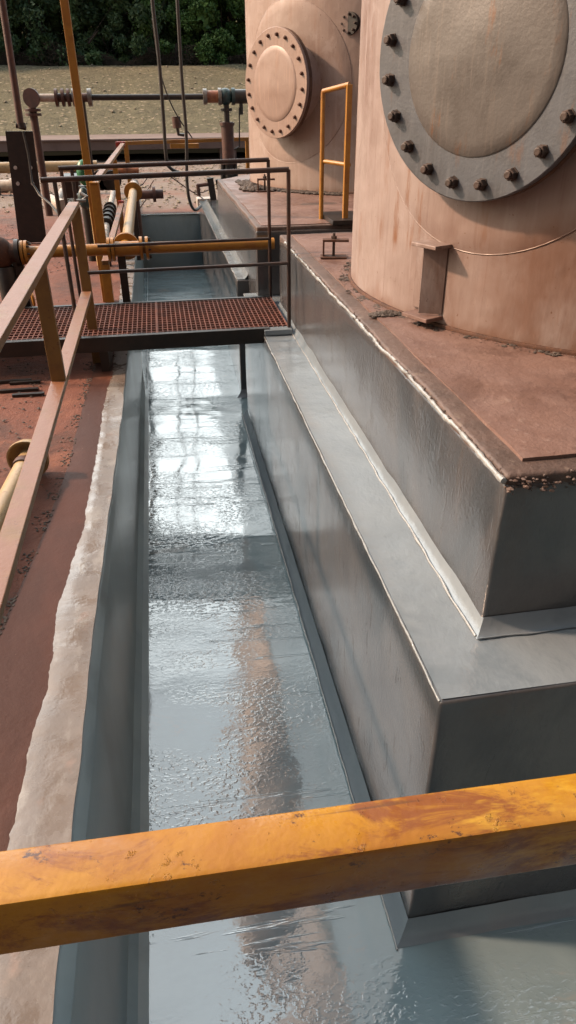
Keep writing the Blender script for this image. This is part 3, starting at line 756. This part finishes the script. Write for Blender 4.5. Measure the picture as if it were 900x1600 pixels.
# ------------------------------------------------------------------ yellow transverse pipe with tee
yp = thing('yellow_pipe', (0, 5.97, 0), 'yellow flanged pipe crossing the trench just beyond the walkway', 'pipe')
py, pzz = 5.99, .64
MB().tube([(-1.06, py, pzz), (.90, py, pzz)], .045, 20).build('pipe', M['yel'], yp, smooth=40)
for x in (-1.07, -1.04, -.415, -.385, -.165, -.120):
    MB().disc((x, py, pzz), (1, 0, 0), .088, .022).build('flange', M['yel'], yp, smooth=40)
MB().tube([(-.29, py, pzz), (-.29, 6.09, pzz)], .055, 16).tube([(-.37, py, pzz), (-.18, py, pzz)], .056, 20).build('tee', M['yel'], yp, smooth=40)
me = bolt_mesh(.008, .02, M['bolt'])
for x in (-1.028, -.108):
    for k in range(8):
        aa = k*PI/4; o = bpy.data.objects.new('bolt', me); C.objects.link(o); o.parent = yp
        o.location = Vector((x, py + .072*math.sin(aa), pzz + .072*math.cos(aa))) - wloc(yp); o.rotation_euler = (0, PI/2, 0)
MB().box((-1.16, py-.03, 0), (-1.08, py+.03, .6)).build('pipe_stand', M['black'], yp)
MB().box((-.36, py+.02, 0), (-.30, py+.07, .59)).build('pipe_stand', M['black'], yp)
bp = thing('cream_pipe', (-.3, 7.5, 0), 'cream pipe running away from the yellow tee beside the trench', 'pipe')
e = at_y(208, 300, 9.2)
MB().tube([(-.285, 6.12, .64), (e.x, 9.2, e.z)], .047, 20).build('pipe', M['cream'], bp, smooth=40)
MB().disc((-.285, 6.10, .64), (0, 1, 0), .102, .022).disc((-.285, 6.13, .64), (0, 1, 0), .102, .022).build('flange', M['yel'], bp, smooth=40)
MB().disc((e.x, 9.2, e.z), (0, 1, 0), .105, .024).disc((e.x, 9.24, e.z), (0, 1, 0), .105, .024).build('flange', M['yel'], bp, smooth=40)
MB().tube([(e.x, 9.25, e.z), (e.x, 9.75, e.z+.01)], .062, 16).build('coupling', M['plastic'], bp, smooth=40)
MB().tube([(e.x, 9.36, e.z), (e.x, 9.44, e.z)], .075, 16).build('band', M['blue'], bp, smooth=40)
MB().tube([(e.x, 9.75, e.z+.01), (e.x, 10.05, e.z), (e.x-.02, 10.2, e.z-.12), (e.x-.02, 10.25, 0)], .06, 14).build('elbow', M['brownpipe'], bp, smooth=40)
MB().box((e.x-.03, 8.9, 0), (e.x+.03, 8.95, e.z-.04)).build('pipe_stand', M['black'], bp)
# white pipe with dark coupling, further left
wp = thing('white_pipe', (-.7, 8, 0), 'white pipe with a ribbed black coupling left of the cream pipe', 'pipe')
a = at_z(163, 398, .30); b = at_z(166, 352, .30); c = at_z(172, 326, .30); d = at_z(181, 280, .30)
MB().tube([a, b], .042, 14).tube([c, d], .042, 14).build('pipe', M['white'], wp, smooth=40)
m = MB().tube([b, c], .066, 16)
for k in range(5): m.disc(b.lerp(c, k/4), c-b, .090, .05)
m.build('ribbed_coupling', M['black'], wp, smooth=40)
for p in (a.lerp(b, .5), d.lerp(c, .1)): MB().box((p.x-.03, p.y-.03, 0), (p.x+.03, p.y+.03, .27)).build('pipe_stand', M['black'], wp)
# dark valve cluster behind
vc = thing('valve_cluster', (-.9, 10.8, 0), 'cluster of dark valves with a green handle behind the walkway rails', 'valve')
def lump(c, r, sq=(1, 1, 1), n=10):
    m = MB(); c = Vector(c)
    for j in range(n+1):
        t = PI*j/n
        for i in range(14):
            a = 2*PI*i/14; m.v.append(c + Vector((r*sq[0]*math.sin(t)*math.cos(a), r*sq[1]*math.sin(t)*math.sin(a), r*sq[2]*math.cos(t))))
    m.f = [(j*14+i, j*14+(i+1)%14, (j+1)*14+(i+1)%14, (j+1)*14+i) for j in range(n) for i in range(14)]
    return m
def A(px, py, y): return at_y(px, py, y)
p = A(131, 290, 9.0); MB().tube([(p.x, p.y, 0), p], .06, 12).disc(p - Vector((0,0,.1)), (0,0,1), .11, .03).build('valve_body', M['black'], vc, smooth=40)
p2 = A(131, 270, 8.6); lump(p2, .085, (.9, .9, 1.5)).tube([p2 + Vector((0,0,.02)), p2 + Vector((.09,-.02,.06))], .016, 8).build('handle', M['green'], vc, smooth=40)
p3 = A(132, 310, 8.6); lump(p3, .07, (1, 1, 1.6)).build('bonnet', M['teal'], vc, smooth=40)
for px, y in ((158, 11.3), (166, 11.3), (175, 11.3)):
    q = A(px, 282, y); MB().disc(q, (0,1,0), .13, .035).disc(q + Vector((0,.12,0)), (0,1,0), .13, .035).tube([q, q + Vector((0,.3,0))], .07, 12).build('valve_body', M['black'], vc, smooth=40)
q = A(113, 290, 9.6); MB().obox(q, (.09,0,0), (0,.12,.02), (0,-.02,.11)).build('gear_box', M['black'], vc, bevel=.01)
q = A(140, 297, 8.7); MB().tube([(q.x, q.y, 0), q], .03, 8).build('stem', M['cream'], vc, smooth=40)
q = A(184, 268, 11.5); MB().tube([(q.x-.12, q.y, q.z), (q.x+.3, q.y, q.z)], .06, 12).disc((q.x+.1, q.y, q.z), (1,0,0), .1, .04).build('valve_body', M['orange'], vc, smooth=40)
q = A(238, 275, 12.3)
MB().tube([(q.x-.3, 12.9, .28), (q.x+.15, 12.9, .28)], .07, 12).disc((q.x, 12.9, .28), (1,0,0), .12, .05).build('valve_body', M['brownpipe'], vc, smooth=40)

# ------------------------------------------------------------------ left black valve on the pipe end
bv = thing('black_valve', (-1.25, 5.95, 0), 'big black brown valve at the left end of the yellow pipe', 'valve')
lump((-1.27, py, .64), .115, (1.2, 1, 1.15)).tube([(-1.27, py, .64), (-1.09, py, .64)], .07, 14).build('body', M['rust'], bv, smooth=50)
MB().disc((-1.105, py, .64), (1, 0, 0), .1, .03).build('flange', M['black'], bv, smooth=40)
MB().disc((-1.45, py, .64), (1, 0, 0), .12, .03).build('flange', M['black'], bv, smooth=40)
MB().tube([(-1.22, py-.02, .0), (-1.22, py-.02, .55)], .075, 12).box((-1.34, py-.12, 0), (-1.1, py+.1, .22)).build('stand', M['black'], bv, smooth=40, bevel=.004)
yb = thing('yellow_valve', (-.96, 5.9, 0), 'low yellow valve on the dirt beside the black valve', 'valve')
q = at_z(36, 468, .1)
lump((q.x, q.y+.05, .08), .06, (1.1, 1, 1)).build('body', M['yel'], yb, smooth=50)
MB().disc((q.x-.06, q.y+.05, .09), (1, .3, 0), .08, .02).build('flange', M['yel'], yb, smooth=40)
MB().disc((q.x+.08, q.y+.02, .09), (1, .3, 0), .07, .02).build('flange', M['yel'], yb, smooth=40)

# low cream pipe with cup flange, lower left
lp = thing('cup_flange_pipe', (-.8, 3.2, 0), 'cream pipe stub with a round cupped flange lying on the red dirt at left', 'pipe')
a = Vector((-.765, 3.42, .10)); b = Vector((-.90, 1.9, .07)); dd = (b-a).normalized()
MB().tube([a, b], .048, 18).build('pipe', M['cream'], lp, smooth=40)
fl_ = MB(); N = 32
prof = [(.046, .0), (.06, -.0), (.088, -.02), (.096, -.045), (.104, -.045), (.104, -.03), (.092, .01), (.06, .02), (.046, .02)]
uu = dd.cross(Vector((0,0,1))).normalized(); vv = uu.cross(dd)
for r, h in prof:
    for i in range(N): aa = 2*PI*i/N; fl_.v.append(a + (uu*math.cos(aa)+vv*math.sin(aa))*r + dd*(-h*1.0) )
fl_.f = [(k*N+i, k*N+(i+1)%N, (k+1)*N+(i+1)%N, (k+1)*N+i) for k in range(len(prof)-1) for i in range(N)]
fl_.build('cup_flange', M['cream'], lp, smooth=40)
MB().tube([a + dd*.10, a + dd*.145], .056, 18).build('band', M['brownpipe'], lp, smooth=40)
m = MB()
for (px, py_) , L in (((10, 598), .25), ((30, 600), .2), ((20, 612), .25), ((35, 655-36), .2)):
    q = at_z(px+10, py_, 0); m.box((q.x-L/2, q.y-.015, .003), (q.x+L/2, q.y+.015, .02))
tag(m.build('slotted_plate', M['black'], None, (-1.2, 4.4, 0)), 'dark slots of a drain plate in the red dirt, just before the walkway', 'drain')

# ------------------------------------------------------------------ dark plate, rod and pipes at far left
pl = thing('steel_plate', (-1.7, 10.3, 0), 'tall dark bolted steel plate leaning at the far left', 'steel plate')
YP = 10.35
cs = [A(8, 205, YP), A(51, 205, YP), A(73, 378, YP), A(30, 380, YP)]
back = Vector((0, .03, 0)); m = MB(); m.add([c for c in cs] + [c + back for c in cs], [(0,1,2,3),(7,6,5,4),(0,4,5,1),(1,5,6,2),(2,6,7,3),(3,7,4,0)])
m.build('plate', M['black'], pl)
for px, py_ in ((24, 262), (48, 262), (28, 287), (51, 287)):
    MB().disc(A(px, py_, YP-.012), (0, 1, 0), .022, .03, 10).build('bolt', M['plastic'], pl)
MB().tube([A(35, 200, YP-.03), A(33, 192, YP-.03)], .05, 10).tube([A(25, 196, YP-.03), A(41, 200, YP-.03)], .03, 10).build('clevis', M['black'], pl, smooth=40)
d0, d1 = A(33, 200, YP-.03), A(3, 0, YP-.03)
rd = MB().tube([d0, d0 + (d1-d0)*2.2], .042, 10).build('leaning_rod', M['brownpipe'], None, d0, smooth=40)
tag(rd, 'long brown rod rising out of frame from the dark steel plate', 'rod')
hs = MB().tube([A(36, 205, YP-.06), A(44, 240, YP-.08), A(50, 285, YP-.1), A(62, 305, YP-.2), A(80, 320, YP-.6), A(95, 340, YP-1.2)], .014, 8).build('hose', M['rubber'], None, smooth=40)
tag(hs, 'thin black hose hanging down the dark steel plate', 'hose')

YR = 12.9
rp = thing('brown_riser', (-1.75, YR, 0), 'red brown riser pipe with a flanged elbow, left of the tall pole', 'pipe')
e0, e1 = A(50, 165, YR), A(78, 340, YR); bot = at_z(80, 338, 0)
MB().tube([(e0.x, YR, e0.z), (e1.x, YR, 0)], .058, 14).build('riser', M['brownpipe'], rp, smooth=40)
MB().disc((e0.x, YR, e0.z-.06), (0,0,1), .12, .035).disc((e0.x, YR, e0.z-.12), (0,0,1), .12, .035).build('flange', M['brownpipe'], rp, smooth=40)
t0 = A(50, 153, YR)
MB().disc(t0 + Vector((0,-.06,0)), (.3, 1, 0), .13, .035).tube([t0 + Vector((0,-.05,0)), t0, t0 + Vector((0,0,-.1))], .06, 12).build('elbow', M['brownpipe'], rp, smooth=40)
hp = thing('overhead_pipe', (0, YR, 0), 'long dark horizontal pipe in front of the bank, from riser to farther tank', 'pipe')
zz = t0.z
def HX(px): return A(px, 150, YR).x
MB().tube([(HX(58), YR, zz), (HX(92), YR, zz)], .055, 14).build('white_section', M['white'], hp, smooth=40)
m = MB().tube([(HX(90), YR, zz), (HX(142), YR, zz)], .06, 12)
for px in (88, 98, 107): m.disc((HX(px), YR, zz), (1,0,0), .12, .04)
m.build('coupling', M['brownpipe'], hp, smooth=40)
MB().disc((HX(115), YR, zz), (1,0,0), .12, .04).disc((HX(140), YR, zz), (1,0,0), .12, .06).build('coupling', M['steel'], hp, smooth=40)
MB().tube([(HX(142), YR, zz), (HX(320), YR, zz)], .042, 14).build('pipe', M['black'], hp, smooth=40)
m = MB().disc((HX(320), YR, zz), (1,0,0), .11, .06).disc((HX(343), YR, zz), (1,0,0), .12, .05); m.build('flange', M['steel'], hp, smooth=40)
MB().tube([(HX(322), YR, zz), (HX(342), YR, zz)], .085, 16).build('coupling', M['orange'], hp, smooth=40)
m = lump((HX(352), YR, zz), .12); m.disc((HX(364), YR, zz), (1,0,0), .12, .05); m.build('valve_body', M['teal'], hp, smooth=50)
m = MB().tube([(HX(364), YR, zz), (HX(392), YR, zz)], .10, 12); m.tube([(HX(376), YR-.02, zz), (HX(376), YR-.02, zz-.25)], .03, 8); m.build('actuator', M['black'], hp, smooth=40)
MB().tube([(HX(128), YR, 0), (HX(128), YR, zz)], .035, 8).build('support_post', M['black'], hp, smooth=40)
q = HX(353)
m = MB().tube([(q, YR, zz-.05), (q, YR, zz-.4)], .045, 10).disc((q, YR, zz-.18), (0,0,1), .09, .04); m.build('stem', M['black'], hp, smooth=40)
m = MB().tube([(q, YR, zz-.35), (q, YR, zz-.95)], .10, 12).disc((q, YR, zz-.38), (0,0,1), .12, .04).disc((q, YR, zz-.93), (0,0,1), .14, .05); m.build('riser_body', M['brownpipe'], hp, smooth=40)
m = MB().tube([(q-.1, YR, zz-.95), (q-.14, YR, 0)], .035, 8).tube([(q+.1, YR, zz-.95), (q+.14, YR, 0)], .035, 8).tube([(q, YR, zz-.95), (q, YR, 0)], .08, 10); m.build('stand', M['black'], hp, smooth=40)
MB().tube([(q+.2, YR-.05, zz-.15), (q+.18, YR-.05, zz-.7), (q+.1, YR, zz-.75)], .012, 6).build('lever', M['black'], hp, smooth=40)
# long beam, far cream pipe, left white pipes
m = MB().box((-30, 24, .30), (30, 27.2, .585)); m.box((-30, 23.93, .555), (30, 24, .60))
for x in range(-28, 30, 6): m.box((x, 24.1, .0), (x+.5, 24.6, .30))
bm_ = m.build('long_beam', M['barrier'], None, (0, 24, 0), bevel=.01); tag(bm_, 'long low dusty pink beam lying across the foot of the bank', 'beam')
a = A(-40, 263, 16); b = A(152, 258, 16)
cp = MB().tube([(a.x-1, 16, a.z), (b.x, 16, a.z)], .10, 14).build('far_cream_pipe', M['cream'], None, (b.x, 16, 0), smooth=40)
MB().box((b.x-.5, 15.95, 0), (b.x-.4, 16.05, a.z-.08)).build('pipe_stand', M['black'], cp)
MB().box((a.x+.3, 15.95, 0), (a.x+.4, 16.05, a.z-.08)).build('pipe_stand', M['black'], cp)
tag(cp, 'long cream pipe low above the gravel at far left', 'pipe')
a = at_z(-30, 291, .12); b = at_z(21, 291, .12)
o = MB().tube([a, b], .12, 16).disc(b, b-a, .15, .08).build('white_drain_pipe', M['white'], None, (b.x, b.y, 0), smooth=40); tag(o, 'white pipe end on the gravel, at the left frame edge behind the plate', 'pipe')
a = at_z(77, 312, .12); b = at_z(99, 322, .12); c = at_z(98, 298, .12)
o = MB().tube([a, b], .10, 16).tube([(a+b)/2, c], .06, 12).disc(a, b-a, .12, .06).build('white_drain_pipe', M['white'], None, (b.x, b.y, 0), smooth=40); tag(o, 'white branched pipe fitting between plate and yellow post', 'pipe')

# ------------------------------------------------------------------ cables hanging from above, hung from the overhead beam
YC = 11.0
def cable(pts, r, label, top=None):
    m = MB(); P = [A(px, py_, y) for px, py_, y in pts]
    # smooth with Catmull-Rom
    Q = []
    for i in range(len(P)-1):
        p0, p1, p2, p3 = P[max(i-1,0)], P[i], P[i+1], P[min(i+2, len(P)-1)]
        for k in range(6):
            t = k/6; Q.append(.5*((2*p1) + (p2-p0)*t + (2*p0-5*p1+4*p2-p3)*t*t + (3*p1-p0-3*p2+p3)*t**3))
    Q.append(P[-1]); o = m.tube(Q, r, 8).build('hanging_hose', M['rubber'], None, P[-1], smooth=50)
    tag(o, label, 'hose', 'black hoses hanging at the trench end'); return P[0]
cable([(228, -260, YC), (233, -90, YC), (238, 0, YC), (248, 90, YC), (255, 180, YC), (260, 248, YC), (268, 264, YC+.1), (285, 272, YC+.2)], .024, 'left one of two black hanging hoses, curling towards the right at its foot')
cable([(270, -260, YC), (273, -90, YC), (277, 0, YC), (284, 120, YC), (291, 210, YC), (292, 280, YC), (296, 312, YC), (304, 328, YC+.3), (314, 322, YC+.6)], .022, 'right one of two black hanging hoses, reaching the white box')
cable([(238, 30, 11.4), (251, 115, 11.6), (272, 172, 11.8), (300, 215, 12.2)], .009, 'thin slack cable crossing behind the two hanging hoses')
zt = A(228, -260, YC).z
ob = MB().tube([(-3.2, YC, zt), (3.0, YC, zt)], .04, 10).tube([(2.9, YC, zt), (2.9, 10.6, zt)], .03, 8).tube([(-3.1, YC, 0), (-3.1, YC, zt)], .05, 10).build('overhead_crossbar', M['black'], None, (-3.1, YC, 0), smooth=40)
tag(ob, 'black crossbar on a post that carries the hanging hoses, above the frame', 'crossbar')
sl_ = thing('float_sensor', A(276, 190, 12.4), 'small red brown cylinder with a hook pipe hanging before the bank', 'sensor')
MB().tube([A(275, 182, 12.4), A(277, 200, 12.4)], .065, 12).build('cylinder', M['brownpipe'], sl_, smooth=40)
MB().tube([A(277, 198, 12.4), A(279, 210, 12.4), A(288, 211, 12.4)], .025, 8).build('hook', M['black'], sl_, smooth=40)
# post with tyre-like rubber and white box at trench end
bpst = thing('bracket_post', (at_z(333, 326, 0)), 'black forked post standing at the far trench end', 'post')
Yb = 12.8
m = MB().bar(A(328, 278, Yb), A(336, 327, Yb), .10, .10, (0,1,0)); m.tube([A(341, 280, Yb), A(345, 300, Yb), A(344, 327, Yb)], .05, 8); m.build('post', M['black'], bpst, smooth=40)
MB().tube([A(308, 290, Yb), A(330, 287, Yb)], .03, 8).tube([A(309, 288, Yb), A(311, 306, Yb)], .03, 8).build('arm', M['brownpipe'], bpst, smooth=40)
q = at_z(316, 320, 0); 
bxo = MB().box((q.x-.12, 13.0, .0), (q.x+.2, 13.3, .18)).build('white_box', M['plastic'], None, (q.x, 13.1, 0), bevel=.01); tag(bxo, 'small dirty white box on the red dirt beside the forked post', 'box')
m = MB()
for i, (x0, y0_, x1, y1_) in enumerate([(205, 300, 236, 270), (208, 318, 240, 282), (216, 328, 236, 290), (258, 270, 330, 318), (300, 300, 330, 295)]):
    a = A(x0, y0_, 12.85); b = A(x1, y1_, 13.1); a.z = max(a.z, .03); b.z = max(b.z, .03); m.tube([a, (a+b)/2 + Vector((.02, 0, -.03)), b], .009, 6)
tag(m.build('loose_wires', M['brownpipe'], None, (-.2, 12.9, 0)), 'thin rusty wires strewn over the red dirt behind the trench end', 'wire')

# ------------------------------------------------------------------ yellow rail between tanks
gr = thing('yellow_rail', (1.5, 6.3, .757), 'thin yellow railing standing between the two tanks', 'railing')
Yr = 6.35
p00, p01 = A(505, 143, Yr), A(507, 340, Yr); p10, p11 = A(546, 132, Yr-.25), A(546, 352, Yr-.25)
MB().tube([(p00.x, Yr, .72), (p00.x, Yr, p00.z)], .019, 10).build('post', M['yel'], gr, smooth=40)
MB().bar((p10.x, Yr-.25, .68), (p10.x, Yr-.25, p10.z), .042, .042, (0,1,0)).build('post', M['yel'], gr, bevel=.003)
MB().tube([(p00.x, Yr, p00.z), (p10.x, Yr-.25, p10.z)], .019, 10).build('top_rail', M['yel'], gr, smooth=40)
a = A(505, 252, Yr); b = A(546, 258, Yr-.25); MB().tube([a, b], .017, 10).build('mid_rail', M['yel'], gr, smooth=40)
st = MB().box((p00.x+.02, 5.98, .765), (3.2, 6.5, .80)).build('platform', M['black'], gr, bevel=.003)

# ------------------------------------------------------------------ foreground yellow rail
fr = thing('foreground_rail', (.1, .30, 0), 'thick worn yellow rail crossing the foreground below the camera', 'guard rail')
a = Vector((-1.3, .3215, 1.215)); b = Vector((1.5, .3215, 1.14)); 
bar = MB(); n = 90; dv = (b-a)
sec = [(-.0215, -.0305), (.0215, -.0305), (.0215, .0305), (-.0215, .0305)]
bar.bar(a, b, .043, .061)
ro = bar.build('rail', M['yel_near'], fr, bevel=.0045, smooth=40)
for x in (-1.25, 1.45): MB().box((x-.025, .298, -.93 if x > 0 else 0), (x+.025, .345, 1.19 if x < 0 else 1.11)).build('post', M['yel_near'], fr, bevel=.003)

# ------------------------------------------------------------------ trees, shrubs, brush
def leaf_cloud(n, rad_, seed, size, clumps=26, zlo=0.0):
    rnd = random.Random(seed); m = MB()
    cl = []
    for i in range(clumps):
        a = rnd.uniform(0, 2*PI); t = rnd.random()
        rr = rad_[0]*(.25 + .7*math.sqrt(rnd.random()))*(1 - .55*max(0, t-.5)*2)
        cl.append((Vector((rr*math.cos(a), rr*math.sin(a), zlo + (rad_[1]-zlo)*t)), rnd.uniform(.18, .34)*rad_[0]))
    for i in range(n):
        c, r = rnd.choice(cl)
        d = Vector((rnd.gauss(0,1), rnd.gauss(0,1), rnd.gauss(0,.8))).normalized()*r*rnd.random()**.35
        p = c + d; u = Vector((rnd.gauss(0,1), rnd.gauss(0,1), rnd.gauss(0,1))).normalized(); v = u.cross(Vector((rnd.gauss(0,1), rnd.gauss(0,1), rnd.gauss(0,1)))).normalized()
        s = size*rnd.uniform(.6, 1.4); m.add([p-u*s, p+v*s*.5, p+u*s, p-v*s*.5], [(0,1,2,3)])
    return m
def trunk_mb(h, r, seed, br=7):
    rnd = random.Random(seed); m = MB(); pts = []; x = y = 0
    for i in range(9):
        pts.append(Vector((x, y, h*i/8))); x += rnd.uniform(-.12, .12); y += rnd.uniform(-.12, .12)
    m.tube(pts, [r*(1-.09*i) for i in range(9)], 9)
    for k in range(br):
        i = rnd.randint(2, 7); p = pts[i]; a = rnd.uniform(0, 6.28); L = rnd.uniform(1.2, 2.8)
        m.tube([p, p+Vector((math.cos(a)*L*.5, math.sin(a)*L*.5, L*.25)), p+Vector((math.cos(a)*L, math.sin(a)*L, L*.75))], [r*.4, r*.25, r*.1], 6)
    return m
def mk_tree(seed, mat):
    t = thing('tree', (0, 0, 0), 'x', 'tree', 'trees at the edge of the wood')
    trunk_mb(6.5, .22, seed).build('trunk', M['trunk'], t, smooth=60)
    leaf_cloud(9000, (3.0, 8.6), seed, .17, 34, 1.8).build('crown', mat, t)
    return t
def mk_bush(seed, mat):
    t = thing('bush', (0, 0, 0), 'x', 'bush', 'bushes under the trees')
    trunk_mb(1.6, .05, seed, 5).build('stem', M['trunk'], t, smooth=60)
    leaf_cloud(6500, (1.7, 3.4), seed, .085, 22, .25).build('foliage', mat, t)
    return t
def copy_tree(o):
    c = o.copy(); C.objects.link(c)
    for ch in o.children:
        d = ch.copy(); C.objects.link(d); d.parent = c
    return c
protos = [mk_tree(11, M['leaf1']), mk_tree(12, M['leaf2']), mk_tree(13, M['leaf2'])]
tl = [(-4.9, 43.2, 2), (-1.6, 44.4, 1), (1.6, 43.6, 0), (4.6, 43.4, 0), (-9, 44, 1), (-13.5, 43, 2), (-18, 45, 0), (8.6, 44.5, 1), (13, 43, 0), (17.5, 45, 2), (-7, 48, 1), (-3, 49, 2), (0.4, 48, 2), (4, 49, 1), (8, 50, 1), (-11, 50, 2), (-16, 50, 1), (12, 50, 2), (-23, 46, 1), (22, 46, 1), (-28, 47, 2), (27, 47, 0)]
tlab = {0: 'dark leafy tree with its trunk showing, leftmost at the wood edge in the photo', 1: 'dark tree left of the two hanging hoses at the wood edge', 2: 'bright green tree directly behind the two hanging hoses', 3: 'bright green tree at the wood edge partly behind the farther tank'}
used = {}
for i, (x, y, k) in enumerate(tl):
    o = protos[k] if k not in used else copy_tree(protos[k]); used[k] = 1
    o.location = (x, y, bankz(x, y) - .1); s = random.uniform(.9, 1.2); o.scale = (s, s, s); o.rotation_euler = (0, 0, random.uniform(0, 6.28))
    o['label'] = tlab.get(i, 'tree deep in the dark wood behind the bank, hidden among the others')
bprotos = [mk_bush(31, M['leaf1']), mk_bush(32, M['leaf2'])]
bl = [(-7.2, 41.8, 1), (-5.4, 42.3, 1), (-3.6, 41.9, 1), (-2.0, 42.3, 1), (-.4, 41.9, 1), (1.1, 42, 0), (2.6, 41.7, 0), (4.0, 42.1, 0), (5.6, 41.8, 0), (-9.3, 42, 1), (7.4, 42, 0), (-11.5, 42, 0), (9.5, 42, 1)]
used = {}
bnames = ['leftmost dark bush at the wood edge', 'dark bush left of the tall pole', 'dark bush just right of the tall pole', 'dark bush midway between tall pole and hoses', 'dark bush left of the hanging hoses', 'bright green bush behind the hanging hoses', 'bright green bush right of the hanging hoses', 'bright green bush left of the farther tank', 'green bush touching the edge of the farther tank']
for i, (x, y, k) in enumerate(bl):
    o = bprotos[k] if k not in used else copy_tree(bprotos[k]); used[k] = 1
    o.location = (x, y, bankz(x, y) - .05); s = random.uniform(.85, 1.25); o.scale = (s, s, s*random.uniform(.8, 1.2)); o.rotation_euler = (0, 0, random.uniform(0, 6.28))
    o['label'] = bnames[i] if i < len(bnames) else 'bush at the wood edge outside the middle of the view'
# deep wood: one mass
m = MB(); rnd = random.Random(5)
for i in range(26000):
    x = rnd.uniform(-45, 45); y = 53 + rnd.random()*3 ; zq = 3 + rnd.random()*7.5*(.8+.25*math.sin(x*.7)+.1*math.sin(x*2.3))
    s = rnd.uniform(.3, .7); u = Vector((rnd.gauss(0,1), rnd.gauss(0,.5), rnd.gauss(0,1))).normalized(); v = u.cross(Vector((rnd.gauss(0,.3), 1, rnd.gauss(0,.3)))).normalized()
    p = Vector((x, y, zq)); m.add([p-u*s, p+v*s*.7, p+u*s, p-v*s*.7], [(0,1,2,3)])
tag(m.build('deep_wood', M['leaf2']), 'dense dark woodland mass behind the nearer trees', 'woodland', kind='stuff')
# dry brush along the crest
m = MB()
for i in range(2600):
    x = rnd.uniform(-10, 7); y = 40.6 + rnd.random()*1.0; hgt = .55*(.5+.5*math.sin(x*1.1)+.3*math.sin(x*2.9+1)) + .25
    p = Vector((x, y, bankz(x, y) + rnd.random()*hgt)); L = rnd.uniform(.2, .7); a = rnd.uniform(0, PI)
    d = Vector((math.cos(a)*.9, rnd.uniform(-.3,.3), math.sin(a)*.5))*L
    m.tube([p-d*.5, p+Vector((0,0,.04)), p+d*.5], [.012, .010, .006], 4, False)
tag(m.build('brush_pile', M['brush']), 'tangle of dry brown branches along the top of the bank', 'brush', kind='stuff')
for (x0, y0_), (x1, y1_), r, lb in [((138, 68), (153, 48), .06, 'pale broken branch leaning in the dark wood'), ((272, 95), (276, 68), .09, 'short pale brown stump between the hanging hoses')]:
    a, b = A(x0, y0_, 41.2), A(x1, y1_, 41.3)
    if r > .08: a.z = bankz(a.x, a.y) - .05
    tag(MB().tube([a, b], [r, r*.6], 8).build('dead_branch', M['brush'], None, a, smooth=50), lb, 'branch')

# ------------------------------------------------------------------ unseen box behind the camera, added to darken the faces towards it
sh = thing('sky_blocker', (2, -5, 0), 'dark brown box added unseen behind the camera to block sky light', 'light blocker')
MB().box((-9, -9, 0), (16, -3.6, 12)).build('wall', simple('dark blocker skin', (.10, .085, .075), (.07, .06, .055), 2, .7), sh)  # body of the added blocker, no real wall
MB().box((-9.3, -9.3, 12), (16.3, -3.3, 12.3)).build('roof', M['black'], sh)  # lid of the added blocker
